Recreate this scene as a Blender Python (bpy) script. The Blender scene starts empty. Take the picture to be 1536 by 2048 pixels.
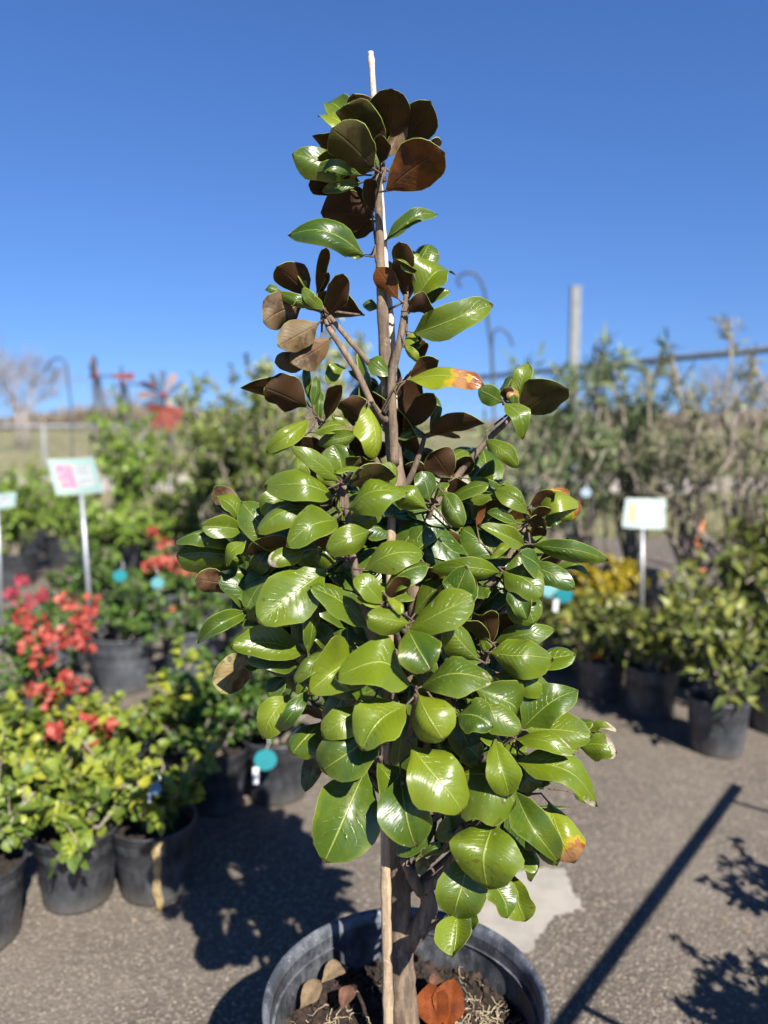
import bpy, math, random
import numpy as np
from mathutils import Vector, Matrix

R = math.radians
random.seed(7)
rng = np.random.default_rng(11)
S = bpy.context.scene
C = S.collection

# ------------------------------------------------------------------ camera
CAM_H = 1.41
PITCH = R(6.65)
FPX = 1541.0            # focal length in pixels of the 1536x2048 photograph
cam_d = bpy.data.cameras.new("camera")
cam = bpy.data.objects.new("camera", cam_d)
C.objects.link(cam)
S.camera = cam
cam.location = (0, 0, CAM_H)
cam.rotation_euler = (R(90) - PITCH, 0, 0)
cam_d.sensor_fit = 'VERTICAL'
cam_d.sensor_height = 36
cam_d.sensor_width = 27
cam_d.lens = 36 * FPX / 2048
cam_d.clip_start = 0.05
cam_d.clip_end = 3000
cam_d.dof.use_dof = True
cam_d.dof.focus_distance = 1.12
cam_d.dof.aperture_fstop = 2.1

# ------------------------------------------------------------------ light
SUN_EL, SUN_AZ = 41.0, 24.0       # azimuth: degrees to the right of straight behind the camera
sun_dir = Vector((math.sin(R(SUN_AZ)) * math.cos(R(SUN_EL)), -math.cos(R(SUN_AZ)) * math.cos(R(SUN_EL)), math.sin(R(SUN_EL))))
w = bpy.data.worlds.new("World")
S.world = w
w.use_nodes = True
nt = w.node_tree
bg = nt.nodes['Background']
sky = nt.nodes.new('ShaderNodeTexSky')
sky.sky_type = 'NISHITA'
sky.sun_disc = False
sky.sun_elevation = R(SUN_EL)
sky.sun_rotation = math.atan2(sun_dir.x, sun_dir.y)
sky.altitude = 0
sky.air_density = 1.25
sky.dust_density = 0.0
sky.ozone_density = 6.0
tc = nt.nodes.new('ShaderNodeTexCoord'); mpn = nt.nodes.new('ShaderNodeMapping'); mpn.inputs['Location'].default_value = (0, 0, .105); mpn.inputs['Scale'].default_value = (1, 1, .895)
vn = nt.nodes.new('ShaderNodeVectorMath'); vn.operation = 'NORMALIZE'
nt.links.new(tc.outputs['Generated'], mpn.inputs[0]); nt.links.new(mpn.outputs[0], vn.inputs[0]); nt.links.new(vn.outputs[0], sky.inputs[0])
hs = nt.nodes.new('ShaderNodeHueSaturation'); hs.inputs['Saturation'].default_value = 1.08
nt.links.new(sky.outputs[0], hs.inputs['Color']); 
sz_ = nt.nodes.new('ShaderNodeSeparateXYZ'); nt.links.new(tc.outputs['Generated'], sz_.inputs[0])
mr = nt.nodes.new('ShaderNodeMapRange'); mr.interpolation_type = 'SMOOTHSTEP'      # extra dimming of the overhead sky, added to deepen the shadows
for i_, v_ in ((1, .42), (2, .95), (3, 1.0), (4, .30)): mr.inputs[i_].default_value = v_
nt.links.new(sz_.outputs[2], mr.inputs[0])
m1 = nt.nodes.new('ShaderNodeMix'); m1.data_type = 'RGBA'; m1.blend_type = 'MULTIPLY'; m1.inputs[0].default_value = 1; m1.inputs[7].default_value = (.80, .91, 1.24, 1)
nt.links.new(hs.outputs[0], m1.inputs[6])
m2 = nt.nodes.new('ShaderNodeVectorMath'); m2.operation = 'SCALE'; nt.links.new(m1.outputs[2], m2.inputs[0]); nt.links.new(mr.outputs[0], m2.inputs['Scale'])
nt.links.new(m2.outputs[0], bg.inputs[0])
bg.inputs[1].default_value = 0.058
sl = bpy.data.lights.new("sun", 'SUN')
sl.energy = 4.8
sl.angle = R(0.5)
sl.color = (1.0, 0.955, 0.88)
so = bpy.data.objects.new("sun", sl)
C.objects.link(so)
so.rotation_euler = sun_dir.to_track_quat('Z', 'Y').to_euler()
S.view_settings.view_transform = 'Standard'
S.view_settings.look = 'None'
S.view_settings.gamma = 1
S.view_settings.exposure = 1.0

# ------------------------------------------------------------------ helpers
CP, SP = math.cos(PITCH), math.sin(PITCH)
def ray(px, py):
    u = (px - 768) / FPX; v = (1024 - py) / FPX
    return Vector((u, CP + v * SP, -SP + v * CP))
def at(px, py, Y):
    r = ray(px, py)
    return Vector((0, 0, CAM_H)) + r * (Y / r.y)
def gnd(px, py, z=0.0):
    r = ray(px, py)
    return Vector((0, 0, CAM_H)) + r * ((z - CAM_H) / r.z)
def on_ground(px, Y):
    # world x so that a ground point at distance Y lies in picture column px
    d = Y * CP + CAM_H * SP
    return Vector(((px - 768) / FPX * d, Y, 0))

def tag(o, label=None, cat=None, group=None, kind=None):
    if label: o['label'] = label
    if cat: o['category'] = cat
    if group: o['group'] = group
    if kind: o['kind'] = kind
    return o
def empty(name, loc, label, cat, group=None, rz=0):
    o = bpy.data.objects.new(name, None); C.objects.link(o)
    o.location = loc; o.rotation_euler = (0, 0, rz); o.empty_display_size = 0.05
    return tag(o, label, cat, group)

class MB:
    """collects faces, then becomes one mesh object"""
    def __init__(s): s.v = []; s.f = []; s.m = []; s.uv = {}; s.att = {}; s.n = 0
    def add(s, verts, faces, mat=0):
        b = s.n
        s.v.extend([tuple(p) for p in verts]); s.n += len(verts)
        s.f.extend([tuple(i + b for i in f) for f in faces]); s.m.extend([mat] * len(faces))
        return b
    def box(s, c, size, mat=0, rot=None):
        x, y, z = [k / 2 for k in size]
        P = [Vector((i * x, j * y, k * z)) for i in (-1, 1) for j in (-1, 1) for k in (-1, 1)]
        if rot: P = [rot @ p for p in P]
        s.add([p + Vector(c) for p in P], [(0, 1, 3, 2), (4, 6, 7, 5), (0, 4, 5, 1), (2, 3, 7, 6), (0, 2, 6, 4), (1, 5, 7, 3)], mat)
    def tube(s, pts, rad, sides=8, mat=0, cap=True, jit=0.0):
        pts = [Vector(p) for p in pts]; n = len(pts)
        if not hasattr(rad, '__len__'): rad = [rad] * n
        V = []; prev = None
        for i, p in enumerate(pts):
            t = (pts[min(i + 1, n - 1)] - pts[max(i - 1, 0)])
            if t.length < 1e-9: t = Vector((0, 0, 1))
            t.normalize()
            if prev is None:
                a = Vector((1, 0, 0)) if abs(t.x) < .9 else Vector((0, 1, 0))
                prev = a
            u_ = (prev - t * prev.dot(t)).normalized(); w_ = t.cross(u_); prev = u_
            for k in range(sides):
                an = 2 * math.pi * k / sides
                r = rad[i] * (1 + jit * random.uniform(-1, 1))
                V.append(p + (u_ * math.cos(an) + w_ * math.sin(an)) * r)
        F = [(i * sides + k, i * sides + (k + 1) % sides, (i + 1) * sides + (k + 1) % sides, (i + 1) * sides + k) for i in range(n - 1) for k in range(sides)]
        if cap: F += [tuple(range(sides))[::-1], tuple((n - 1) * sides + k for k in range(sides))]
        s.add(V, F, mat)
    def lathe(s, prof, c=(0, 0, 0), sides=48, mat=0, wob=None):
        V = []
        for i, (r, z) in enumerate(prof):
            for k in range(sides):
                a = 2 * math.pi * k / sides
                rr = r * (wob(a, z) if wob else 1)
                V.append((c[0] + rr * math.cos(a), c[1] + rr * math.sin(a), c[2] + z))
        n = len(prof)
        F = [(i * sides + k, i * sides + (k + 1) % sides, (i + 1) * sides + (k + 1) % sides, (i + 1) * sides + k) for i in range(n - 1) for k in range(sides)]
        s.add(V, F, mat)
    def build(s, name, mats, parent=None, smooth=True):
        me = bpy.data.meshes.new(name)
        me.from_pydata(s.v, [], s.f)
        if not isinstance(mats, (list, tuple)): mats = [mats]
        for m in mats: me.materials.append(m)
        me.polygons.foreach_set('material_index', s.m)
        me.polygons.foreach_set('use_smooth', [smooth] * len(s.f))
        me.update()
        o = bpy.data.objects.new(name, me); C.objects.link(o)
        if parent: o.parent = parent
        return o

# ------------------------------------------------------------------ node materials
def new_mat(name):
    m = bpy.data.materials.new(name); m.use_nodes = True
    t = m.node_tree; return m, t, t.nodes['Principled BSDF']
def N(t, typ, **kw):
    n = t.nodes.new(typ)
    for k, v in kw.items():
        if k in ('op', 'operation'): n.operation = v
        elif hasattr(n, k): setattr(n, k, v)
    return n
def inp(t, sock, val):
    if hasattr(val, 'is_linked') or isinstance(val, bpy.types.NodeSocket): t.links.new(val, sock)
    else: sock.default_value = val
def math_(t, op, a, b=None, clamp=False):
    n = t.nodes.new('ShaderNodeMath'); n.operation = op; n.use_clamp = clamp
    inp(t, n.inputs[0], a)
    if b is not None: inp(t, n.inputs[1], b)
    return n.outputs[0]
def mixc(t, f, a, b):
    n = t.nodes.new('ShaderNodeMix'); n.data_type = 'RGBA'
    inp(t, n.inputs[0], f)
    inp(t, n.inputs[6], a if not isinstance(a, tuple) else (*a, 1)[:4])
    inp(t, n.inputs[7], b if not isinstance(b, tuple) else (*b, 1)[:4])
    return n.outputs[2]
def noise(t, scale, detail=3, rough=.55, vec=None, out=0):
    n = t.nodes.new('ShaderNodeTexNoise'); n.inputs['Scale'].default_value = scale
    n.inputs['Detail'].default_value = detail; n.inputs['Roughness'].default_value = rough
    if vec is not None: t.links.new(vec, n.inputs['Vector'])
    return n.outputs[out]
def ramp(t, f, stops):
    n = t.nodes.new('ShaderNodeValToRGB'); e = n.color_ramp.elements
    while len(e) < len(stops): e.new(.5)
    for i, (p, c) in enumerate(stops):
        e[i].position = p; e[i].color = (*c, 1) if len(c) == 3 else c
    t.links.new(f, n.inputs[0]); return n.outputs[0]
def sstep(t, f, a, b):
    n = t.nodes.new('ShaderNodeMapRange'); n.interpolation_type = 'SMOOTHSTEP'
    inp(t, n.inputs[0], f); n.inputs[1].default_value = a; n.inputs[2].default_value = b
    return n.outputs[0]
def objco(t): return t.nodes.new('ShaderNodeTexCoord').outputs['Object']
def attr(t, name):
    n = t.nodes.new('ShaderNodeAttribute'); n.attribute_name = name; return n
def bump(t, bs, h, strength=.4, dist=.01):
    n = t.nodes.new('ShaderNodeBump'); n.inputs['Strength'].default_value = strength; n.inputs['Distance'].default_value = dist
    t.links.new(h, n.inputs['Height']); t.links.new(n.outputs[0], bs.inputs['Normal']); return n
def simple(name, col, rough=.6, var=.25, scale=20, metal=0, bmp=0.2, col2=None, bd=.003):
    m, t, b = new_mat(name)
    oc = objco(t); f = noise(t, scale, 4, .6, oc)
    c2 = col2 or tuple(k * (1 - var) for k in col)
    t.links.new(mixc(t, sstep(t, f, .35, .65), col, c2), b.inputs['Base Color'])
    b.inputs['Roughness'].default_value = rough; b.inputs['Metallic'].default_value = metal
    if bmp: bump(t, b, f, bmp, bd)
    return m
def add_trans(t, b, col, fac):
    out = t.nodes['Material Output']
    tr = t.nodes.new('ShaderNodeBsdfTranslucent')
    inp(t, tr.inputs[0], col if not isinstance(col, tuple) else (*col, 1))
    mx = t.nodes.new('ShaderNodeMixShader'); mx.inputs[0].default_value = fac
    t.links.new(b.outputs[0], mx.inputs[1]); t.links.new(tr.outputs[0], mx.inputs[2]); t.links.new(mx.outputs[0], out.inputs[0])

def mat_mag_top():
    m, t, b = new_mat('magnolia_leaf_top')
    uv = t.nodes.new('ShaderNodeUVMap').outputs[0]
    sp = t.nodes.new('ShaderNodeSeparateXYZ'); t.links.new(uv, sp.inputs[0])
    u, v = sp.outputs[0], sp.outputs[1]
    av = math_(t, 'ABSOLUTE', math_(t, 'SUBTRACT', math_(t, 'MULTIPLY', v, 2.0), 1.0))
    A = attr(t, 'leaf'); ar = t.nodes.new('ShaderNodeSeparateXYZ'); t.links.new(A.outputs['Vector'], ar.inputs[0])
    rnd, burn, yel = ar.outputs[0], ar.outputs[1], ar.outputs[2]
    oc = objco(t)
    nz = noise(t, 22, 4, .6, oc); nf = noise(t, 130, 3, .6, oc)
    base = mixc(t, rnd, (.034, .074, .006), (.120, .168, .006))
    base = mixc(t, math_(t, 'MULTIPLY', sstep(t, nz, .40, .75), .45), base, (.135, .165, .008))
    nl_ = noise(t, 9, 3, .6, oc)
    base = mixc(t, math_(t, 'MULTIPLY', sstep(t, nl_, .5, .7), .35), base, (.040, .080, .010))
    base = mixc(t, yel, base, (.210, .250, .012))
    edge = math_(t, 'MULTIPLY', sstep(t, math_(t, 'ADD', av, math_(t, 'MULTIPLY', nz, .5)), 1.0, 1.35), .35)
    base = mixc(t, edge, base, (.19, .21, .02))
    # veins
    mid = sstep(t, av, .045, .012)
    lat0 = math_(t, 'ADD', math_(t, 'SUBTRACT', math_(t, 'MULTIPLY', u, 10.5), math_(t, 'MULTIPLY', av, 2.7)), math_(t, 'MULTIPLY', nz, 2.6))
    fr = math_(t, 'ABSOLUTE', math_(t, 'SUBTRACT', math_(t, 'FRACT', lat0), .5))
    lat = math_(t, 'MULTIPLY', sstep(t, fr, .42, .5), sstep(t, av, 1.0, .35))
    base = mixc(t, math_(t, 'MULTIPLY', lat, .09), base, (.20, .27, .04))
    base = mixc(t, math_(t, 'MULTIPLY', mid, .75), base, (.31, .36, .07))
    # small blemishes
    ns = noise(t, 60, 1, .5, oc); ns2 = noise(t, 8, 1, .5, oc)
    sp1 = math_(t, 'MULTIPLY', sstep(t, ns, .735, .76), sstep(t, ns2, .48, .55))
    base = mixc(t, math_(t, 'MULTIPLY', sp1, .6), base, (.06, .04, .012))
    ns3 = noise(t, 85, 1, .5, t.nodes.new('ShaderNodeTexCoord').outputs['Object'])
    base = mixc(t, math_(t, 'MULTIPLY', sstep(t, math_(t, 'SUBTRACT', 1.0, ns3), .755, .775), .7), base, (.34, .35, .20))
    # scorched tip
    bm = math_(t, 'ADD', math_(t, 'ADD', u, math_(t, 'MULTIPLY', nz, 1.2)), math_(t, 'MULTIPLY', av, .14))
    th = math_(t, 'SUBTRACT', 1.80, math_(t, 'MULTIPLY', burn, .42))
    bd = math_(t, 'SUBTRACT', bm, th)
    has = math_(t, 'GREATER_THAN', burn, .05)
    base = mixc(t, math_(t, 'MULTIPLY', math_(t, 'MULTIPLY', sstep(t, bd, -.10, .02), has), math_(t, 'GREATER_THAN', burn, .7)), base, (.42, .27, .015))
    base = mixc(t, math_(t, 'MULTIPLY', sstep(t, bd, .0, .05), has), base, mixc(t, math_(t, 'GREATER_THAN', burn, .7), mixc(t, sstep(t, nf, .4, .6), (.42, .36, .28), (.28, .22, .16)), mixc(t, sstep(t, nz, .4, .6), (.20, .05, .01), (.34, .17, .07))))
    t.links.new(base, b.inputs['Base Color'])
    t.links.new(math_(t, 'ADD', .10, math_(t, 'ADD', math_(t, 'MULTIPLY', nf, .16), math_(t, 'MULTIPLY', nl_, .30))), b.inputs['Roughness'])
    base2 = math_(t, 'MULTIPLY', sstep(t, nf, .60, .75), sstep(t, nl_, .42, .62))
    bb = mixc(t, math_(t, 'MULTIPLY', base2, .35), base, (.26, .27, .20)); t.links.new(bb, b.inputs['Base Color'])
    b.inputs['Specular IOR Level'].default_value = .60
    pil = math_(t, 'MULTIPLY', math_(t, 'SINE', math_(t, 'MULTIPLY', lat0, 6.283)), sstep(t, av, 1.05, .2))
    hgt = math_(t, 'SUBTRACT', math_(t, 'ADD', math_(t, 'MULTIPLY', nz, 1.0), math_(t, 'MULTIPLY', pil, .09)), math_(t, 'ADD', math_(t, 'MULTIPLY', lat, .3), mid))
    hgt = math_(t, 'ADD', hgt, math_(t, 'MULTIPLY', nf, .08))
    bump(t, b, hgt, .6, .0016)
    add_trans(t, b, (.24, .36, .01), .10)
    return m
def mat_mag_under():
    m, t, b = new_mat('magnolia_leaf_underside')
    uv = t.nodes.new('ShaderNodeUVMap').outputs[0]
    sp = t.nodes.new('ShaderNodeSeparateXYZ'); t.links.new(uv, sp.inputs[0])
    av = math_(t, 'ABSOLUTE', math_(t, 'SUBTRACT', math_(t, 'MULTIPLY', sp.outputs[1], 2.0), 1.0))
    A = attr(t, 'tone'); oc = objco(t)
    nz = noise(t, 35, 5, .7, oc)
    base = ramp(t, A.outputs['Fac'], [(0, (.070, .066, .018)), (.3, (.050, .027, .011)), (.55, (.075, .030, .012)), (.8, (.17, .050, .010)), (.9, (.135, .085, .050)), (1, (.33, .30, .12))])
    nu = noise(t, 12, 4, .65, oc)
    base = mixc(t, math_(t, 'MULTIPLY', sstep(t, nu, .48, .68), .55), base, (.17, .062, .018))
    base = mixc(t, math_(t, 'MULTIPLY', sstep(t, nz, .45, .62), .75), base, (.035, .019, .010))
    lat0 = math_(t, 'SUBTRACT', math_(t, 'MULTIPLY', sp.outputs[0], 10.5), math_(t, 'MULTIPLY', av, 2.7))
    fr = math_(t, 'ABSOLUTE', math_(t, 'SUBTRACT', math_(t, 'FRACT', lat0), .5))
    lat = math_(t, 'MULTIPLY', sstep(t, fr, .42, .5), sstep(t, av, 1.0, .35))
    base = mixc(t, math_(t, 'MULTIPLY', lat, .18), base, (.10, .07, .03))
    base = mixc(t, math_(t, 'MULTIPLY', sstep(t, av, .045, .01), .35), base, (.13, .095, .045))
    t.links.new(base, b.inputs['Base Color']); b.inputs['Roughness'].default_value = .5
    b.inputs['Specular IOR Level'].default_value = .25
    bump(t, b, math_(t, 'ADD', math_(t, 'MULTIPLY', nz, .5), math_(t, 'ADD', lat, math_(t, 'MULTIPLY', sstep(t, av, .07, .0), 2))), .5, .0012)
    add_trans(t, b, (.75, .36, .04), .20)
    return m
M = {}
M['mtop'] = mat_mag_top()
M['mund'] = mat_mag_under()
M['mrim'] = simple('leaf_margin', (.26, .33, .06), .5, .3, 60, bmp=0)

def mat_bark(name, c1, c2, scale, stretch=6):
    m, t, b = new_mat(name)
    oc = objco(t); mp = t.nodes.new('ShaderNodeMapping'); mp.inputs['Scale'].default_value = (stretch, stretch, 1); t.links.new(oc, mp.inputs[0])
    n1 = noise(t, scale, 6, .65, mp.outputs[0]); n2 = noise(t, scale * 5, 3, .6, oc)
    base = mixc(t, sstep(t, n1, .35, .65), c1, c2)
    base = mixc(t, math_(t, 'MULTIPLY', sstep(t, n2, .6, .72), .6), base, tuple(min(1, k * 1.5) for k in c1))
    t.links.new(base, b.inputs['Base Color']); b.inputs['Roughness'].default_value = .85
    bump(t, b, math_(t, 'ADD', n1, math_(t, 'MULTIPLY', n2, .6)), .7, .004)
    return m
M['bark'] = mat_bark('magnolia_bark', (.25, .175, .115), (.11, .078, .052), 14)
M['twig'] = mat_bark('twig_bark', (.17, .115, .075), (.085, .062, .042), 30)
M['bamboo'] = mat_bark('bamboo_cane', (.50, .38, .24), (.30, .21, .13), 16, 10)
M['bamboo_pale'] = mat_bark('bamboo_weathered', (.62, .56, .48), (.42, .36, .30), 18, 8)
M['tie'] = simple('green_tie_tape', (.0, .10, .07), .4)
M['shrubbark'] = mat_bark('shrub_stem_bark', (.33, .28, .22), (.20, .165, .125), 20)

def mat_pot(name, dust=.5, col=(.022, .024, .029), streak=True):
    m, t, b = new_mat(name)
    oc = objco(t)
    n1 = noise(t, 7, 6, .7, oc)
    mp = t.nodes.new('ShaderNodeMapping'); mp.inputs['Scale'].default_value = (14, 14, 5); t.links.new(oc, mp.inputs[0])
    n2 = noise(t, 2.5, 5, .7, mp.outputs[0]); n3 = noise(t, 90, 4, .7, oc)
    d = math_(t, 'MULTIPLY', sstep(t, math_(t, 'ADD', math_(t, 'MULTIPLY', n1, .55), math_(t, 'MULTIPLY', n2, .45)), .40, .68), dust)
    base = mixc(t, d, col, (.25, .265, .29))
    base = mixc(t, math_(t, 'MULTIPLY', sstep(t, n3, .60, .72), dust * .7), base, (.33, .32, .29))
    sz = t.nodes.new('ShaderNodeSeparateXYZ'); t.links.new(oc, sz.inputs[0])
    low = math_(t, 'MULTIPLY', sstep(t, math_(t, 'ADD', sz.outputs[2], math_(t, 'MULTIPLY', n1, .06)), .10, .03), .35)
    base = mixc(t, low, base, (.19, .165, .13))
    t.links.new(base, b.inputs['Base Color']); t.links.new(math_(t, 'ADD', .38, math_(t, 'MULTIPLY', d, .5)), b.inputs['Roughness'])
    bump(t, b, math_(t, 'ADD', n2, n3), .25, .002)
    return m
M['bigpot'] = mat_pot('black_plastic_scuffed', .52)
M['rimplastic'] = mat_pot('rim_plastic_scuffed', .8, (.05, .055, .065))
M['pot'] = mat_pot('black_plastic', .28, (.024, .025, .028))
M['pot_dusty'] = mat_pot('black_plastic_dusty', .32, (.035, .037, .042))
M['pot_grey'] = mat_pot('grey_plastic_dusty', .38, (.055, .060, .070))
def mat_soil():
    m, t, b = new_mat('potting_soil')
    oc = objco(t); n1 = noise(t, 60, 6, .75, oc); v = t.nodes.new('ShaderNodeTexVoronoi'); v.inputs['Scale'].default_value = 90; t.links.new(oc, v.inputs[0])
    t.links.new(ramp(t, n1, [(.3, (.012, .009, .007)), (.6, (.045, .030, .020)), (.78, (.14, .10, .07))]), b.inputs['Base Color'])
    b.inputs['Roughness'].default_value = .95
    bump(t, b, math_(t, 'ADD', n1, v.outputs['Distance']), .9, .012); return m
M['soil'] = mat_soil()
M['chip'] = simple('bark_chip', (.052, .030, .020), .9, .6, 40, col2=(.016, .010, .008))
M['root'] = simple('pale_root', (.50, .41, .27), .8, .4, 60)

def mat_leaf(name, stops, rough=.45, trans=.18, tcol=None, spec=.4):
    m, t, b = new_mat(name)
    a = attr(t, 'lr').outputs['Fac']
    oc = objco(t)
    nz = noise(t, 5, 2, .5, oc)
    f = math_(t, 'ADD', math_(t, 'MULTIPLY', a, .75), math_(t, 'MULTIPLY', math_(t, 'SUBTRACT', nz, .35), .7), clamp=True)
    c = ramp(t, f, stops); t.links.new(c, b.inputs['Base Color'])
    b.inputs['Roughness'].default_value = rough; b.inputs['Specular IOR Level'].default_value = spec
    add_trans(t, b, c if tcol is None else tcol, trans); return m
M['boug'] = mat_leaf('bougainvillea_leaves', [(0, (.045, .08, .015)), (.3, (.10, .155, .022)), (.55, (.20, .25, .03)), (.8, (.38, .38, .04)), (1, (.38, .20, .05))], .5)
M['bougd'] = mat_leaf('bougainvillea_leaves_green', [(0, (.03, .07, .015)), (.5, (.075, .145, .025)), (.85, (.16, .24, .04)), (1, (.26, .20, .06))], .4)
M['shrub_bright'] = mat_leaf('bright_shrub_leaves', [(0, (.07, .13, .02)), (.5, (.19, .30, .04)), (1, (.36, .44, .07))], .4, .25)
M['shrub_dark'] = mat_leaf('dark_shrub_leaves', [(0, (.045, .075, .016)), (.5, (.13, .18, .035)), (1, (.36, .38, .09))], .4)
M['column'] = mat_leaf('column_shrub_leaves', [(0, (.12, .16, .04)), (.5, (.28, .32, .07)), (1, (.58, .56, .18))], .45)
M['oleander'] = mat_leaf('oleander_leaves', [(0, (.06, .095, .038)), (.5, (.13, .18, .07)), (.85, (.24, .29, .12)), (1, (.34, .31, .15))], .4)
M['dryshrub'] = mat_leaf('dry_shrub_leaves', [(0, (.09, .11, .045)), (.5, (.19, .21, .085)), (1, (.34, .32, .16))], .6)
M['lantana'] = mat_leaf('lantana_leaves', [(0, (.045, .07, .018)), (.45, (.13, .16, .035)), (.8, (.27, .28, .06)), (1, (.42, .32, .05))], .4)
M['redfl'] = mat_leaf('red_bracts', [(0, (.32, .03, .025)), (.5, (.52, .10, .07)), (1, (.66, .24, .17))], .6, .25)
M['pinkfl'] = mat_leaf('pink_bracts', [(0, (.35, .02, .06)), (.5, (.5, .06, .10)), (1, (.65, .2, .2))], .6, .3)
M['orangefl'] = mat_leaf('orange_blossom', [(0, (.75, .20, .02)), (1, (.9, .42, .03))], .6, .2)
M['yellowfl'] = mat_leaf('yellow_leaves', [(0, (.20, .15, .01)), (.5, (.36, .28, .012)), (1, (.5, .40, .03))], .5, .2)

# ------------------------------------------------------------------ ground, paving, field, road
def mat_paving():
    m, t, b = new_mat('worn_aggregate_paving')
    oc = objco(t)
    v = t.nodes.new('ShaderNodeTexVoronoi'); v.inputs['Scale'].default_value = 125; v.inputs['Randomness'].default_value = 1; t.links.new(oc, v.inputs[0])
    sc = t.nodes.new('ShaderNodeSeparateColor'); t.links.new(v.outputs['Color'], sc.inputs[0])
    base = ramp(t, sc.outputs[0], [(0, (.085, .070, .055)), (.3, (.16, .134, .106)), (.65, (.215, .183, .147)), (.9, (.30, .26, .21)), (1, (.46, .40, .31))])
    base = mixc(t, sstep(t, v.outputs['Distance'], .35, .62), base, (.12, .10, .082))
    n1 = noise(t, 1.4, 5, .6, oc); n2 = noise(t, 14, 5, .7, oc)
    base = mixc(t, math_(t, 'MULTIPLY', sstep(t, n1, .42, .68), .40), base, (.25, .215, .175))
    base = mixc(t, math_(t, 'MULTIPLY', sstep(t, n2, .55, .75), .35), base, (.095, .08, .065))
    n3 = noise(t, .7, 3, .5, oc)
    base = mixc(t, math_(t, 'MULTIPLY', sstep(t, n3, .55, .66), .30), base, (.11, .092, .075))
    t.links.new(base, b.inputs['Base Color']); b.inputs['Roughness'].default_value = .92
    b.inputs['Specular IOR Level'].default_value = .2
    bump(t, b, math_(t, 'SUBTRACT', math_(t, 'MULTIPLY', n2, .5), v.outputs['Distance']), .55, .008)
    return m
def sheet(name, x0, x1, y0, y1, z, mat, nx=1, ny=1, zf=None, edge=0):
    mb = MB(); V = []; F = []
    for j in range(ny + 1):
        for i in range(nx + 1):
            x = x0 + (x1 - x0) * i / nx; y = y0 + (y1 - y0) * j / ny
            if edge and j in (0, ny): y += random.uniform(-edge, edge)
            V.append((x, y, z + (zf(x, y) if zf else 0)))
    for j in range(ny):
        for i in range(nx):
            a = j * (nx + 1) + i; F.append((a, a + 1, a + nx + 2, a + nx + 1))
    mb.add(V, F); o = mb.build(name, mat); tag(o, kind='structure'); return o
m, t, b = new_mat('dry_field')
oc = objco(t); n1 = noise(t, .5, 6, .65, oc); n2 = noise(t, 9, 5, .7, oc)
base = ramp(t, math_(t, 'ADD', math_(t, 'MULTIPLY', n1, .6), math_(t, 'MULTIPLY', n2, .4)), [(.36, (.13, .16, .055)), (.48, (.21, .20, .10)), (.58, (.30, .255, .16)), (.72, (.36, .31, .22))])
t.links.new(base, b.inputs['Base Color']); b.inputs['Roughness'].default_value = .95; b.inputs['Specular IOR Level'].default_value = .1
bump(t, b, n2, .5, .05); M['field'] = m
sheet('ground', -900, 900, -40, 1600, -0.012, M['field'])
M['paving'] = mat_paving()
sheet('paving', -9, 9, -6, 9.5, 0.0, M['paving'], 60, 1, edge=.2)
M['road'] = simple('pale_caliche_road', (.52, .45, .37), .95, .25, 1.5, bmp=.3, bd=.02)
sheet('road', -120, 120, 15.5, 20.5, -0.004, M['road'], 160, 1, edge=.5)
M['patch'] = simple('pale_concrete', (.38, .345, .295), .9, .2, 9, bmp=.3)
pp = [(930, 1838), (955, 1792), (990, 1760), (1012, 1746), (1060, 1738), (1128, 1740), (1139, 1768), (1146, 1790), (1166, 1808), (1160, 1822), (1120, 1832), (1095, 1846), (1085, 1872), (1068, 1886), (1064, 1902), (1040, 1912), (1000, 1925), (950, 1905), (925, 1870)]
poly = [gnd(*p) for p in pp]; out = []
for i in range(len(poly)):
    a, c_ = poly[i], poly[(i + 1) % len(poly)]
    for k in range(5):
        q = a.lerp(c_, k / 5); out.append((q.x + random.uniform(-.006, .006), q.y + random.uniform(-.008, .008), .004))
mb = MB(); mb.add(out, [tuple(range(len(out)))]); tag(mb.build('concrete_patch', M['patch'], smooth=False), kind='structure')
# scattered pebbles and litter on the paving
mb = MB(); Rr = random.Random(3)
for k in range(900):
    y = Rr.uniform(1.3, 4.5); x = Rr.uniform(-1.6, 1.9) * (y / 3 + .3); r = Rr.uniform(.0015, .005)
    mb.add([(x + r * a * Rr.uniform(.7, 1.2), y + r * b_ * Rr.uniform(.7, 1.2), r * c_ + .001) for a, b_, c_ in ((1, 0, .2), (0, 1, .2), (-1, 0, .2), (0, -1, .2), (0, 0, 1.0))], [(0, 1, 4), (1, 2, 4), (2, 3, 4), (3, 0, 4)])
M['pebble'] = simple('pebbles', (.42, .37, .30), .9, .6, 30)
o = mb.build('pebbles', M['pebble']); tag(o, 'small pale pebbles strewn over the grey paving', 'pebbles', kind='stuff')

mb = MB()
for k in range(70):
    y = Rr.uniform(1.4, 4.6); x = Rr.uniform(-1.7, 2.0) * (y / 3 + .3); r = Rr.uniform(.006, .016); a = Rr.uniform(0, 6.28); e = Rr.uniform(.3, .5)
    q_ = [(1, 0, .25), (0, e, .05), (-1, 0, .3), (0, -e, .05)]
    mb.add([(x + r * (a0 * math.cos(a) - b0 * math.sin(a)), y + r * (a0 * math.sin(a) + b0 * math.cos(a)), r * c0 + .0015) for a0, b0, c0 in q_], [(0, 1, 3), (1, 2, 3)])
M['litter'] = simple('dry_litter', (.40, .28, .12), .8, .6, 8)
o = mb.build('leaf_litter', M['litter']); tag(o, 'tiny dry leaf scraps lying about on the paving', 'litter', kind='stuff')

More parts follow.
